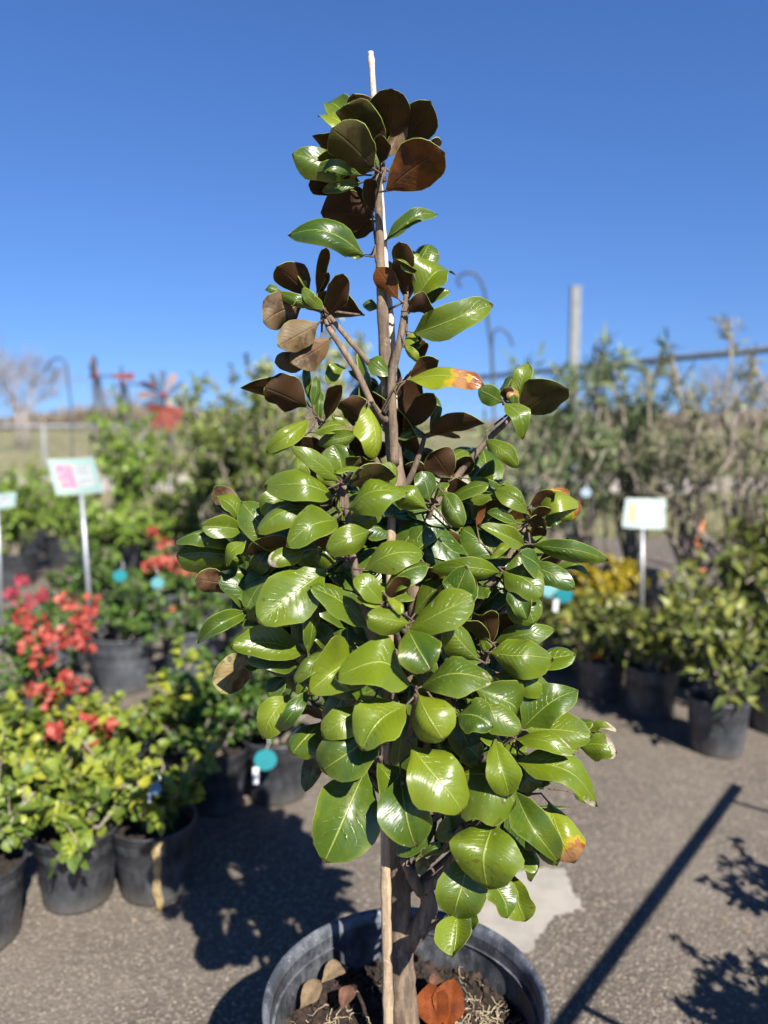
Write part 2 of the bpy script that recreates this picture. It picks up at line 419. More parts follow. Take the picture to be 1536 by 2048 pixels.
# ------------------------------------------------------------------ leaf cards for the background plants (small folded blades)
def leaf_mesh(name, P, A, Nn, L, W, mat, parent=None, lr=None, droop=.15):
    P = np.asarray(P, float); A = np.asarray(A, float); Nn = np.asarray(Nn, float); n = len(P)
    L = np.broadcast_to(np.asarray(L, float), (n,))[:, None]; W = np.broadcast_to(np.asarray(W, float), (n,))[:, None]
    A = A / (np.linalg.norm(A, axis=1, keepdims=True) + 1e-9)
    Nn = Nn - A * np.sum(A * Nn, axis=1, keepdims=True); Nn /= (np.linalg.norm(Nn, axis=1, keepdims=True) + 1e-9)
    Sd = np.cross(A, Nn)
    m1 = P + A * L * .33 + Nn * L * .05; m2 = P + A * L * .7 - Nn * L * droop * .35
    tip = P + A * L - Nn * L * droop
    V = np.stack([P, m1 + Sd * W * .5 + Nn * W * .14, m1, m1 - Sd * W * .5 + Nn * W * .14,
                  m2 + Sd * W * .36 + Nn * W * .10, m2, m2 - Sd * W * .36 + Nn * W * .10, tip], axis=1).reshape(-1, 3)
    f4 = np.array([[1, 2, 5, 4], [2, 3, 6, 5]]); f3 = np.array([[0, 2, 1], [0, 3, 2], [4, 5, 7], [5, 6, 7]])
    off = (np.arange(n) * 8)[:, None, None]
    q = (f4[None] + off).reshape(-1, 4); tr = (f3[None] + off).reshape(-1, 3)
    me = bpy.data.meshes.new(name)
    me.vertices.add(len(V)); me.vertices.foreach_set('co', V.ravel())
    me.loops.add(q.size + tr.size); me.loops.foreach_set('vertex_index', np.concatenate([q.ravel(), tr.ravel()]).astype(np.int32))
    me.polygons.add(len(q) + len(tr))
    st = np.concatenate([np.arange(len(q)) * 4, q.size + np.arange(len(tr)) * 3]).astype(np.int32)
    me.polygons.foreach_set('loop_start', st)
    me.polygons.foreach_set('use_smooth', np.ones(len(st), dtype=bool))
    a = me.attributes.new('lr', 'FLOAT', 'POINT')
    lr = rng.random(n) if lr is None else lr
    a.data.foreach_set('value', np.repeat(lr, 8).astype(np.float32))
    me.materials.append(mat); me.update(); me.validate()
    o = bpy.data.objects.new(name, me); C.objects.link(o)
    if parent: o.parent = parent
    return o

def unit(v): return v / (np.linalg.norm(v) + 1e-9)
def grow(kind, h, spread, nst, ntw, leaves_per, base_z=.0, seed=0, up=.6, leaf0=.25, twl=.4, crook=.10):
    """stems with side twigs; returns stem polylines and leaf frames"""
    r = np.random.default_rng(seed); stems = []; LP = []; LA = []; LN = []
    for i in range(nst):
        a = 2 * math.pi * (i + r.random() * .8) / nst; rad = spread * math.sqrt(r.random()) * 1.0
        end = np.array([math.cos(a) * rad, math.sin(a) * rad, h * (1 - .35 * (rad / max(spread, .01)) ** 2) * r.uniform(.78, 1.0)])
        p0 = np.array([math.cos(a) * .02, math.sin(a) * .02, base_z]); n = 7; pts = []
        for k in range(n):
            s = k / (n - 1); p = p0 + (end - p0) * np.array([s ** (1 + up * .5), s ** (1 + up * .5), s ** (.85)]); p = p + (r.normal(size=3) * h * crook * .25 * (0 < k))
            pts.append(p)
        stems.append((pts, .0045 + .006 * h))
        def along(poly, s):
            s *= len(poly) - 1; k = min(int(s), len(poly) - 2); return poly[k] + (poly[k + 1] - poly[k]) * (s - k), unit(poly[k + 1] - poly[k])
        tw = [(pts, leaf0, leaves_per)]
        for j in range(ntw):
            s = r.uniform(leaf0, 1); p, d = along(pts, s); q = r.normal(size=3); q[2] = abs(q[2]) * .5 + .15; q = unit(q * np.array([1, 1, 1]) + d * .5)
            l = twl * spread * r.uniform(.5, 1.1) * (1.15 - .4 * s)
            tp = [p, p + q * l * .5 + np.array([0, 0, .04 * l]), p + q * l + np.array([0, 0, (-.12 if kind != 'ole' else .2) * l])]
            stems.append((tp, .002 + .0015 * h)); tw.append((tp, .15, leaves_per))
        for poly, s0, nl in tw:
            for k in range(nl):
                s = r.uniform(s0, 1.0); p, d = along(poly, s); q = unit(r.normal(size=3) + d * (.5 if kind != 'ole' else 1.1) + np.array([0, 0, .1]))
                p = p + r.normal(size=3) * .006
                LP.append(p); LA.append(q); LN.append(unit(r.normal(size=3) * .55 + np.array([.15, -.25, 1.0])))
    return stems, np.array(LP), np.array(LA), np.array(LN)

def stem_obj(stems, parent, mat):
    mb = MB()
    for pts, r in stems: mb.tube(pts, [r * (1 - .6 * k / (len(pts) - 1)) for k in range(len(pts))], 5, cap=False)
    return mb.build('stem', mat, parent)

def make_pot(parent, r, h, mat):
    mb = MB(); rb = r * .80
    ribs = lambda a, z: 1 + (.006 * math.cos(a * 24) if z < h * .84 else 0)
    mb.lathe([(0.001, .002), (rb * .96, .002), (rb, .012), (rb + (r * .95 - rb) * .45, h * .45), (r * .94, h * .86), (r * .955, h * .90)], mat=0, wob=ribs, sides=96)
    mb.lathe([(r * .955, h * .90), (r * .93, h * .90), (r * .90, h * .5)], mat=0)
    p = mb.build('pot', mat, parent)
    mb = MB()
    mb.lathe([(r * .935, h * .885), (r * .985, h * .885), (r * .99, h * .90), (r * .99, h * .955), (r * 1.015, h * .965), (r * 1.02, h), (r * .985, h * 1.003), (r * .94, h * .98), (r * .925, h * .8)])
    mb.build('rim', mat, p)
    mb = MB(); n = 18; V = [(0, 0, h * .89)]; rr_ = random.Random(int(r * 1e4))
    for ring in (.35, .7, .96):
        for k in range(n):
            a = 2 * math.pi * k / n; V.append((r * .93 * ring * math.cos(a), r * .93 * ring * math.sin(a), h * (.86 + rr_.uniform(-.02, .02))))
    F = [(0, 1 + k, 1 + (k + 1) % n) for k in range(n)]
    for g in range(2):
        F += [(1 + g * n + k, 1 + (g + 1) * n + k, 1 + (g + 1) * n + (k + 1) % n, 1 + g * n + (k + 1) % n) for k in range(n)]
    mb.add(V, F); mb.build('soil', M['soil'], parent)
    return p

def blossom(parent, c, r, mat, n=22, seed=0, size=.03):
    q = np.random.default_rng(seed); d = q.normal(size=(n, 3)); d /= np.linalg.norm(d, axis=1, keepdims=True)
    P = np.array(c)[None] + d * r * q.uniform(.2, 1, size=(n, 1)); A = d * .6 + q.normal(size=(n, 3)) * .5
    return leaf_mesh('flower_cluster', P, A, q.normal(size=(n, 3)) + d, size * q.uniform(.8, 1.25, n), size * .95, mat, parent, droop=-.1)

KINDS = {}
def proto(kind, variant):
    """one plant of each kind, with its parts"""
    seed = variant * 17 + len(kind)
    K = dict(
        boug=dict(name='potted_bougainvillea', r=.125, h=.225, mat='pot', H=.32, sp=.24, st=10, tw=8, lp=7, L=(.028, .050), Wd=.75, leaf='boug', g='boug'),
        bougd=dict(name='potted_bougainvillea', r=.125, h=.225, mat='pot', H=.34, sp=.24, st=9, tw=8, lp=9, L=(.022, .042), Wd=.72, leaf='bougd', g='boug'),
        bougbig=dict(name='potted_bougainvillea', r=.165, h=.30, mat='pot_grey', H=.36, sp=.32, st=10, tw=9, lp=10, L=(.025, .045), Wd=.70, leaf='bougd', g='boug'),
        bright=dict(name='potted_shrub', r=.20, h=.30, mat='pot', H=.75, sp=.42, st=14, tw=12, lp=10, L=(.035, .06), Wd=.62, leaf='shrub_bright', g='s'),
        dark=dict(name='potted_shrub', r=.22, h=.35, mat='pot', H=1.20, sp=.40, st=16, tw=16, lp=11, L=(.035, .06), Wd=.50, leaf='shrub_dark', g='s'),
        column=dict(name='potted_column_shrub', r=.18, h=.32, mat='pot', H=1.65, sp=.17, st=12, tw=18, lp=10, L=(.03, .055), Wd=.42, leaf='column', g='c'),
        ole=dict(name='potted_oleander', r=.19, h=.30, mat='pot', H=1.76, sp=.40, st=12, tw=7, lp=12, L=(.08, .14), Wd=.17, leaf='oleander', g='ole'),
        dry=dict(name='potted_shrub', r=.19, h=.30, mat='pot', H=1.92, sp=.50, st=12, tw=10, lp=6, L=(.05, .09), Wd=.20, leaf='dryshrub', g='ole'),
        lant=dict(name='potted_lantana', r=.135, h=.25, mat='pot_dusty', H=.50, sp=.28, st=13, tw=6, lp=6, L=(.05, .095), Wd=.38, leaf='lantana', g='l'),
        yellow=dict(name='potted_yellow_shrub', r=.13, h=.22, mat='pot', H=.34, sp=.22, st=8, tw=6, lp=8, L=(.04, .07), Wd=.55, leaf='yellowfl', g='l'),
        flat=dict(name='potted_bougainvillea', r=.10, h=.17, mat='pot', H=.20, sp=.18, st=7, tw=6, lp=8, L=(.03, .05), Wd=.7, leaf='boug', g='boug'),
    )[kind]
    root = bpy.data.objects.new(K['name'], None); C.objects.link(root); root.empty_display_size = .05
    make_pot(root, K['r'], K['h'], M[K['mat']])
    st, P, A, Nn = grow(K['g'], K['h'] * .85 + K['H'], K['sp'], K['st'], K['tw'], K['lp'], K['h'] * .85, seed,
                        up=.2 if K['g'] == 'c' else .6, leaf0=.15 if K['g'] == 'c' else (.38 if kind == 'dry' else (.30 if kind == 'ole' else .25)), twl=.75 if K['g'] == 'c' else .45)
    stem_obj(st, root, M['shrubbark'])
    q = np.random.default_rng(seed + 5); n = len(P); L = q.uniform(*K['L'], n)
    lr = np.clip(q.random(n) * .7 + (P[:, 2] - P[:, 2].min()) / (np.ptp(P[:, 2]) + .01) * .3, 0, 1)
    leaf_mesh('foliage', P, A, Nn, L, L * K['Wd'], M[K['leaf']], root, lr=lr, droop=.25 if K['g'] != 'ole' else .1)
    return root
def dup(root):
    r = root.copy(); C.objects.link(r)
    for ch in list(root.children):
        if ch.name.startswith(('flower', 'twig_piece')): continue
        c = ch.copy(); C.objects.link(c); c.parent = r
        for g in ch.children:
            d = g.copy(); C.objects.link(d); d.parent = c
    return r
used = set(); PROTO = {}
GROUP = dict(boug='bougainvilleas in black pots', bougd='bougainvilleas in black pots', bougbig='bougainvilleas in large grey pots', bright='bright green shrubs behind the bougainvilleas',
             dark='tall dark green shrubs', column='column shrubs behind the magnolia', ole='tall oleanders by the fence', dry='thin dry shrubs by the fence', lant='leafy shrubs in pots on the right', yellow='yellow leaved plants', flat='bougainvilleas in black pots')
def plant(kind, variant, px, Y, label, cat='potted plant', rz=None, sc=1.0, sz=1.0, potmat=None, x=None):
    key = (kind, variant)
    if key not in PROTO: PROTO[key] = proto(kind, variant); o = PROTO[key]
    else: o = dup(PROTO[key])
    o.location = on_ground(px, Y) if x is None else (x, Y, 0)
    o.rotation_euler = (0, 0, rz if rz is not None else random.uniform(0, 6.28)); o.scale = (sc, sc, sc * sz)
    tag(o, label, cat, GROUP[kind]); return o
def flowers(o, spots, mat, size=.032, r=.035, n=20, seed=0):
    """blossoms at picture positions, at the plant's own distance (plus an offset)"""
    bpy.context.view_layer.update()
    inv = o.matrix_world.inverted()
    for i, (px, py, dy) in enumerate(spots):
        p = inv @ at(px, py, o.location.y + dy)
        blossom(o, p, r * random.uniform(.8, 1.25), M[mat], n, seed + i, size)

# ------------------------------------------------------------------ THE MAGNOLIA
TY = 1.18                     # distance of the trunk
CR = dict(A=(500, 80, 3.072), B=(340, 680, 3.339), C=(760, 680, 3.2), D=(340, 1180, 3.2), E=(760, 1180, 3.2), F=(500, 1600, 2.2588))
# base x,y  tip x,y  width  T(op)/U(nder)  depth  tip depth change  tone  [bow]
LEAVES = """
A 790 760 870 300 235 U .02 .02 b
A 850 700 1110 375 195 U .03 .03 b
A 760 740 590 355 215 U .00 -.01 o
A 770 650 630 332 130 U .05 .03 b
A 700 600 480 372 130 T .06 .03 n
A 700 650 422 455 120 T .04 .02 n
A 790 790 772 458 140 T -.02 .02 s
A 765 795 500 545 235 U -.04 -.03 o
A 760 800 416 722 150 U -.03 -.03 o
A 700 720 383 588 150 U .00 .0 b
A 830 935 1196 690 255 U -.05 -.05 r
A 800 765 812 582 90 U -.03 -.02 b
A 830 720 955 470 90 U -.01 .01 g
A 640 800 262 690 125 T -.01 -.02 n
A 680 830 383 768 60 T -.02 -.02 s
A 680 880 360 850 180 U .02 .01 b
A 680 880 440 918 60 T .0 .0 s
A 990 860 1092 828 50 T .06 .0 n
A 1090 650 1177 622 45 U .05 .0 b
A 750 1060 735 825 85 U .02 .0 b
A 765 1080 435 1060 190 U .03 -.01 b
A 760 1060 515 955 160 U .05 .01 b
A 770 1110 620 1215 130 U .04 .0 b
A 790 1100 460 1230 60 U .06 .0 b
A 712 1330 252 1160 150 T -.02 -.03 s .2
A 700 1325 578 1300 55 T .03 .02 n
A 830 1235 1135 1032 75 T .01 -.01 s .14
A 970 1560 915 1240 125 U -.01 .0 b
A 1010 1440 915 1305 60 T -.03 -.01 n
A 960 1610 895 1345 135 U .0 .01 b
A 905 1500 825 1345 110 T .03 .02 n
A 1005 1420 1110 1232 130 T .04 .02 n
A 1000 1410 1050 1280 95 T .03 .02 n
A 1020 1425 1160 1320 75 T .02 .01 n
A 1010 1590 1225 1365 205 T -.02 .0 n
A 1060 1610 1228 1540 90 T .0 .0 n
A 960 1670 1132 1625 125 U -.03 -.03 b
A 1005 1805 1482 1615 190 T -.02 -.03 n .12
A 915 1595 780 1395 120 U -.02 -.01 r
A 785 1650 698 1610 62 T .02 .0 s
A 935 1885 1025 1805 55 T -.01 .0 y
A 955 1905 1062 1825 105 U .03 .0 b
A 410 1565 468 1243 60 U .0 .01 b
A 420 1590 482 1428 52 U .01 .01 b
A 475 1695 572 1437 130 U -.02 .0 b
A 360 1565 165 1392 165 U .0 .0 b
A 345 1545 298 1375 48 T -.01 .0 n
A 425 1655 178 1548 60 T -.01 -.02 n
A 455 1655 322 1528 70 T -.03 -.01 n
A 440 1645 262 1612 66 U -.02 -.02 o
A 335 1620 82 1735 205 U -.01 -.03 g
A 185 1540 95 1502 40 T .01 .0 s
A 702 1690 335 1645 195 U .03 .01 b
A 425 1738 170 1880 175 U -.02 -.04 g
A 500 1830 250 1985 180 U -.01 -.02 g
B 960 100 700 150 130 U .0 -.02 g
B 940 450 468 320 155 U .02 .0 b
B 925 450 628 320 205 U -.01 -.03 b
B 950 430 912 140 52 T .01 .0 s
B 955 450 985 245 66 T -.01 .0 s
B 1050 310 1140 132 95 T .03 .01 n
B 1040 535 1115 258 110 U -.02 .01 b
B 1000 565 1010 345 60 T .0 .0 s
B 1290 560 1140 410 160 U .0 .0 b
B 1325 440 1385 782 225 T -.10 -.02 y
B 1305 430 1248 590 42 T -.09 .0 y
B 930 530 645 735 125 T -.02 -.03 n .18
B 875 655 688 742 62 T -.01 -.02 s
B 960 620 1150 560 130 T -.02 .0 n
B 1185 600 1085 510 55 T .0 .0 n
B 1265 620 1005 685 115 T -.01 -.02 s
B 1045 720 828 690 100 U -.01 -.02 b
B 1485 240 1338 125 115 T -.02 .0 s
B 1420 480 1290 700 60 U .02 .0 r
B 1130 945 815 715 110 T -.11 -.02 n
B 1150 905 1095 698 175 T -.10 .01 n
B 1110 990 1010 790 135 T -.09 .01 n
B 1265 850 1098 885 62 T -.14 -.02 n
B 1205 870 1240 765 100 U -.12 -.01 o
B 1260 870 1332 785 85 U -.10 .0 b
B 1100 1045 716 945 215 T -.11 -.04 n .18
B 1180 965 1508 910 145 U -.12 -.02 o .18
B 1500 985 1455 812 85 T -.09 .0 n
B 1185 1130 1580 1010 180 T -.13 -.03 n
B 1190 1165 1290 985 140 T -.08 .01 n
B 1190 1265 1395 1130 130 T -.09 .0 n
B 880 1010 850 775 130 T -.05 .0 n
B 790 1000 610 1145 170 T -.05 -.02 n
B 1010 1115 695 1045 135 T -.08 -.01 s
B 1045 1160 582 1235 180 T -.10 -.04 n
B 1112 1200 790 1335 205 T -.13 -.05 n
B 900 1400 655 1485 125 T -.13 -.03 n
B 1000 1350 830 1450 130 T -.11 -.02 s
B 1340 1275 1045 1400 170 T -.15 -.03 n
B 1065 1430 985 1278 110 U -.13 .0 b
B 835 1330 528 1442 115 U -.08 -.02 o
B 495 1265 600 1440 125 U -.02 -.02 b
B 485 1235 283 1045 150 T -.01 .0 n
B 495 1190 305 988 130 U .01 .01 g
B 492 1270 213 1245 145 T -.04 -.03 n
B 430 1375 38 1325 135 T -.02 -.03 n
B 505 1350 368 1460 95 T -.05 -.02 n
B 525 1480 42 1435 180 T .0 -.03 n
B 482 1640 165 1595 160 U .0 -.03 g
B 600 1580 330 1550 62 T .01 -.01 s
B 540 1235 565 1145 62 U -.03 .0 o
B 1055 1530 590 1890 335 T -.13 -.05 n
B 1320 1920 935 1645 175 T -.14 -.03 n
B 1425 1765 1255 1575 135 T -.18 -.01 n
B 1412 1790 1250 1720 50 T -.18 -.01 y
B 1060 1300 940 1500 150 T -.06 -.02 s
B 1280 1450 1130 1640 170 T -.05 -.02 s
B 700 1350 560 1550 150 T -.02 -.02 s
D 885 425 905 28 125 T -.13 .01 n
C -100 1470 275 1360 215 T -.14 -.01 n
C 20 1640 275 1420 180 T -.15 -.02 n
C 50 1660 195 1530 90 U -.17 -.02 b
C 45 1640 142 1750 60 T -.19 -.02 y
C -80 1700 30 1560 110 T -.15 .0 n
C 165 255 665 290 175 T -.04 -.05 yx .12
C 185 240 375 130 95 U -.02 .0 b
C 155 35 240 125 55 T -.03 -.01 y
C 200 20 282 95 100 U .0 .0 b
C 190 70 235 -10 75 T .0 .0 s
C 785 400 632 315 125 T .0 .0 n
C 790 375 895 195 115 T .02 .01 n
C 880 405 950 148 112 T -.01 .0 n
C 850 400 795 308 75 U -.02 .0 b
C 862 430 840 305 70 T -.03 .0 nx
C 790 400 938 552 115 T -.03 -.03 n
C 885 475 1208 315 225 U -.02 -.01 o
C 145 575 345 342 130 U .0 .0 b
C 320 605 355 345 60 T .01 .0 n
C 310 600 670 535 125 U -.01 -.02 b
C 340 590 445 518 42 T .0 .0 n
C 110 635 258 568 62 T -.01 .0 s
C 678 640 882 792 102 T -.03 -.03 n
C 460 880 325 690 175 U .01 -.01 b
C 470 870 585 748 95 U .03 .0 b
C 440 870 260 690 115 U .02 .0 g
C 335 865 160 800 75 U .01 .0 b
C 320 1035 262 840 140 T -.04 .0 s
C 300 1085 115 930 115 T -.07 -.01 n
C 405 965 525 1178 140 T -.10 -.03 n
C 355 1010 425 908 62 T -.05 .0 n
C 430 1000 588 935 120 U .0 .0 b
C 545 882 792 968 70 T .01 -.01 s
C 560 1045 782 995 65 T .0 -.01 s
C 962 1125 735 958 115 T -.02 .0 n
C 830 965 768 912 55 T .03 .0 n
C 958 1065 1122 980 95 U -.03 .0 b
C 1005 1105 1240 1005 115 T -.03 -.02 y
C 1050 1160 1285 1040 140 T -.01 -.02 yx
C 1040 1085 1195 945 80 T .01 .0 yx
C 968 1135 1092 1080 66 U -.05 -.02 b
C 945 1190 1055 1150 105 U -.04 -.02 b
C 1050 1185 1155 1140 45 T -.03 -.01 s
C 925 1315 638 1188 115 T -.05 -.03 n .2
C 875 1172 698 1085 62 T -.03 .0 s
C 618 1215 672 1035 42 U .0 .0 r
C 965 1310 1420 1365 110 T -.02 -.05 n .16
C 905 1432 1250 1590 125 T -.02 -.04 s .16
C 1110 1440 1332 1468 52 T .0 -.02 n
C 785 1480 1042 1640 140 T -.07 -.04 n .18
C 775 1490 402 1455 135 T -.06 -.03 n
C 780 1255 515 1395 155 U .0 -.02 b
C 540 1300 335 1255 95 U .02 .0 b
C 690 1410 835 1300 52 T -.02 .0 n
C 300 1455 412 1595 95 U -.05 -.01 b
C 620 1640 705 1568 85 T -.04 .0 s
C 830 1250 700 1150 110 T -.02 .0 s
C 960 1260 1040 1200 100 U -.01 .0 b
C 700 1500 560 1640 140 T -.02 .0 s
C 480 1420 390 1240 130 U .02 .0 b
E 180 248 605 45 225 T -.18 -.03 n .12
E 835 25 985 218 190 T -.07 -.03 n
E 820 -30 940 190 110 T -.09 -.02 s
E 715 345 660 105 160 U -.08 .0 b
E 780 330 830 150 120 U -.04 .0 b
D 1545 215 1262 165 140 T -.19 -.03 n
E 180 250 325 515 260 T -.20 -.04 n
E 640 455 425 215 165 T -.15 -.02 n
E 705 325 530 195 120 U -.12 .0 o
E 645 465 435 395 110 T -.12 .0 s
E 735 335 1118 255 135 T -.06 -.02 n
E 700 398 1045 405 245 T -.11 -.04 n
E 715 545 1105 615 155 T -.09 -.03 nd
E 880 540 1252 415 165 T -.07 -.02 n
E 700 430 645 310 70 T -.08 .0 n
E 262 618 718 575 215 T -.17 -.04 n
E 245 668 405 960 300 T -.20 -.04 m
E 535 690 905 905 165 T -.14 -.03 n
E 600 620 950 800 200 T -.13 .0 s
E 490 800 722 870 190 T -.15 -.03 n
E 900 895 1240 625 220 T -.11 -.01 n
E 925 895 1358 935 165 T -.12 -.03 n
E 960 830 900 625 240 T -.07 .0 n
E 865 952 1245 1055 118 T -.12 -.04 nd
E 1240 890 1362 845 110 T -.03 -.01 n
E 1330 900 1478 868 52 T -.03 -.02 nd
E 1270 1000 1502 1015 115 T -.03 -.03 nd
E 1140 975 1292 1020 80 T -.06 .0 n
E 865 1090 1400 1270 205 T -.12 -.05 nd .12
E 1000 1085 1240 1120 125 T -.09 -.02 n
E 1240 1300 1342 1345 62 T -.03 -.02 n
E 735 955 835 1320 190 T -.16 -.04 n .2
E 620 920 795 1000 72 T -.14 -.02 n
E 205 1000 548 1398 320 T -.19 -.05 m
E 500 1180 870 1360 330 T -.14 -.04 n
E 868 1295 1135 1725 200 T -.13 -.06 n .14
E 1080 1350 1235 1748 205 T -.10 -.05 yx
E 990 1510 1120 1725 140 T -.11 -.04 n
E 800 1440 1055 1690 200 T -.08 -.03 s
E 730 1485 640 1850 390 T -.17 -.05 n .16
E 840 1690 1005 1795 95 T -.12 -.03 n
E 880 1590 1025 1835 95 T -.09 -.03 s
E 125 1180 225 1655 270 T -.17 -.04 n
E 490 1620 250 1690 60 T -.06 -.02 n
E 255 1690 270 1825 70 U -.08 .0 p
E 565 1500 395 1555 140 T -.08 -.02 s
E 880 1050 960 1300 200 T -.08 -.03 s
E 640 1100 560 1000 150 T -.10 .0 s
F 985 245 900 540 185 T -.14 -.04 n
F 935 515 915 708 138 T -.14 -.04 n
F 990 470 1000 585 75 T -.12 -.02 s
F 1185 330 1245 548 125 T -.10 -.03 n
F 1085 360 1175 525 110 T -.12 -.03 n
D 1190 440 945 610 345 T -.15 -.06 n
D 1540 600 1152 470 250 T -.19 -.04 n
D 885 410 388 350 150 T -.11 -.04 n .1
D 835 480 495 440 145 T -.09 -.02 s
D 485 390 325 665 220 U -.04 -.02 p
D 570 500 475 480 70 T -.04 .0 s
D 1000 390 800 590 110 T -.16 -.03 n .3
D 910 635 700 910 100 T -.16 -.03 n .2
D 770 670 590 945 185 T -.13 -.03 n .2
D 1245 755 985 895 195 T -.17 -.03 n
D 1515 735 1225 1025 300 T -.20 -.04 n
D 1320 880 975 1145 285 T -.16 -.04 n
D 970 840 780 1050 250 T -.09 -.03 s
D 955 940 880 1280 115 U -.08 -.02 p
D 1260 1130 985 1745 390 T -.12 -.07 sv .16
D 1330 1100 1500 1495 215 T -.12 -.04 s
D 495 140 183 320 115 T -.02 -.04 n .2
D 660 240 460 290 130 T -.03 -.01 s
D 500 10 415 100 80 U -.01 .0 b
D 740 560 630 680 110 T -.06 -.01 s
D 1100 100 950 200 120 T -.05 .0 s
D 930 220 1015 340 130 T -.10 -.02 n
D 1150 250 1000 180 140 T -.04 .0 s
D 950 250 820 210 140 T -.04 .0 s
"""
def cluster_pt(s): return at(s[0], s[1], TY + s[2])
HUBS = [(768, 335, .0), (752, 490, .0), (815, 600, -.01), (645, 620, .0), (635, 835, .0), (745, 805, -.08), (684, 965, -.10), (490, 1065, -.02), (690, 1110, -.10), (775, 1205, -.16),
        (1033, 815, .0), (850, 870, .0), (905, 965, .03), (865, 1010, -.05), (1055, 1045, -.02), (1015, 1135, -.03), (545, 1200, -.05), (612, 1315, -.10), (760, 1345, -.15), (980, 1300, -.08),
        (832, 1385, -.17), (910, 1400, -.12), (1035, 1465, -.10), (760, 1510, -.13), (830, 1500, -.14), (950, 1560, -.11), (1030, 1590, -.09), (925, 1650, -.11), (990, 1765, -.09)]
trunk_px = [(812, 2075, .0), (806, 1985, .0), (802, 1900, .0), (800, 1800, .0), (797, 1700, .005), (803, 1600, .01), (812, 1500, .01), (822, 1400, .01), (832, 1300, .01), (832, 1210, .0), (822, 1130, .0), (808, 1045, .0), (793, 950, .0), (782, 850, .0), (772, 740, .0), (765, 620, .0), (760, 500, .0), (757, 400, .0), (757, 350, .0), (765, 315, .0)]
trunk_r = [.026, .0225, .020, .0185, .0165, .015, .0145, .014, .014, .0135, .0135, .013, .0125, .0112, .0094, .0082, .0066, .0054, .0048, .0038]
tp = [at(a, b_, TY + c_) for a, b_, c_ in trunk_px]
ctr0 = tp[1]
POT_C = Vector((at(811, 2000, TY).x, TY, 0))
mag = empty('potted_magnolia_tree', POT_C, 'tall glossy leaved magnolia tied to a cane in a large scuffed black tub', 'potted tree')
def loc(p): return Vector(p) - POT_C
def smooth_poly(pts, rad, n=4):
    out, ro = [], []
    P = [pts[0]] + list(pts) + [pts[-1]]
    for i in range(1, len(P) - 2):
        for k in range(n):
            s = k / n; a, b_, c_, d = P[i - 1], P[i], P[i + 1], P[i + 2]
            out.append(.5 * ((2 * b_) + (c_ - a) * s + (2 * a - 5 * b_ + 4 * c_ - d) * s * s + (-a + 3 * b_ - 3 * c_ + d) * s ** 3)); ro.append(rad[i - 1] * (1 - s) + rad[min(i, len(rad) - 1)] * s)
    out.append(pts[-1]); ro.append(rad[-1]); return out, ro
sp_, sr_ = smooth_poly(tp, trunk_r, 6)
mb = MB(); mb.tube([loc(p) for p in sp_], [r * (1 + .05 * math.sin(i * 1.7)) for i, r in enumerate(sr_)], 16, jit=.035)
trunk = mb.build('trunk', M['bark'], mag)

# swollen old limb low on the trunk, and forks
def limb(px, rad, name='branch', n=4, mat='bark', sides=9):
    P = [at(a, b_, TY + c_) for a, b_, c_ in px]; p, r = smooth_poly(P, rad, n)
    mb = MB(); mb.tube([loc(q) for q in p], r, sides, jit=.05); return mb.build(name, M[mat], mag), p
limb([(812, 1890, -.005), (838, 1855, -.015), (856, 1825, -.02), (855, 1792, -.02), (845, 1775, -.022), (868, 1765, -.03), (898, 1735, -.05), (915, 1700, -.08), (925, 1650, -.11)], [.016, .017, .0155, .0125, .0145, .010, .0075, .006, .0045])
limb([(852, 1790, -.02), (835, 1772, -.03), (820, 1745, -.03), (806, 1715, -.02)], [.011, .0105, .0085, .007])
limb([(782, 860, .0), (744, 808, -.01), (715, 745, -.01), (680, 690, -.01), (655, 650, .0), (643, 612, .0)], [.0062, .0052, .005, .0048, .0042, .0035])
limb([(772, 765, .0), (736, 724, -.005), (690, 670, .005), (650, 622, .0)], [.0045, .0042, .004, .0034])
limb([(788, 930, -.01), (786, 850, -.02), (783, 760, -.02), (800, 680, -.02), (808, 630, -.015), (812, 590, -.01)], [.0075, .007, .0065, .0058, .005, .0035])
limb([(828, 1160, .0), (868, 1020, .01), (905, 965, .02), (945, 915, .01), (985, 870, .0), (1012, 845, .0), (1030, 818, .0)], [.007, .006, .006, .005, .0045, .0042, .003])
limb([(832, 1340, .0), (900, 1230, -.01), (985, 1160, -.02), (1030, 1095, -.02), (1050, 1055, -.02)], [.008, .007, .006, .005, .0035])
limb([(800, 1440, -.02), (752, 1300, -.06), (722, 1200, -.09), (707, 1120, -.10), (697, 1040, -.10), (686, 960, -.10)], [.0085, .0075, .007, .0058, .005, .0038])

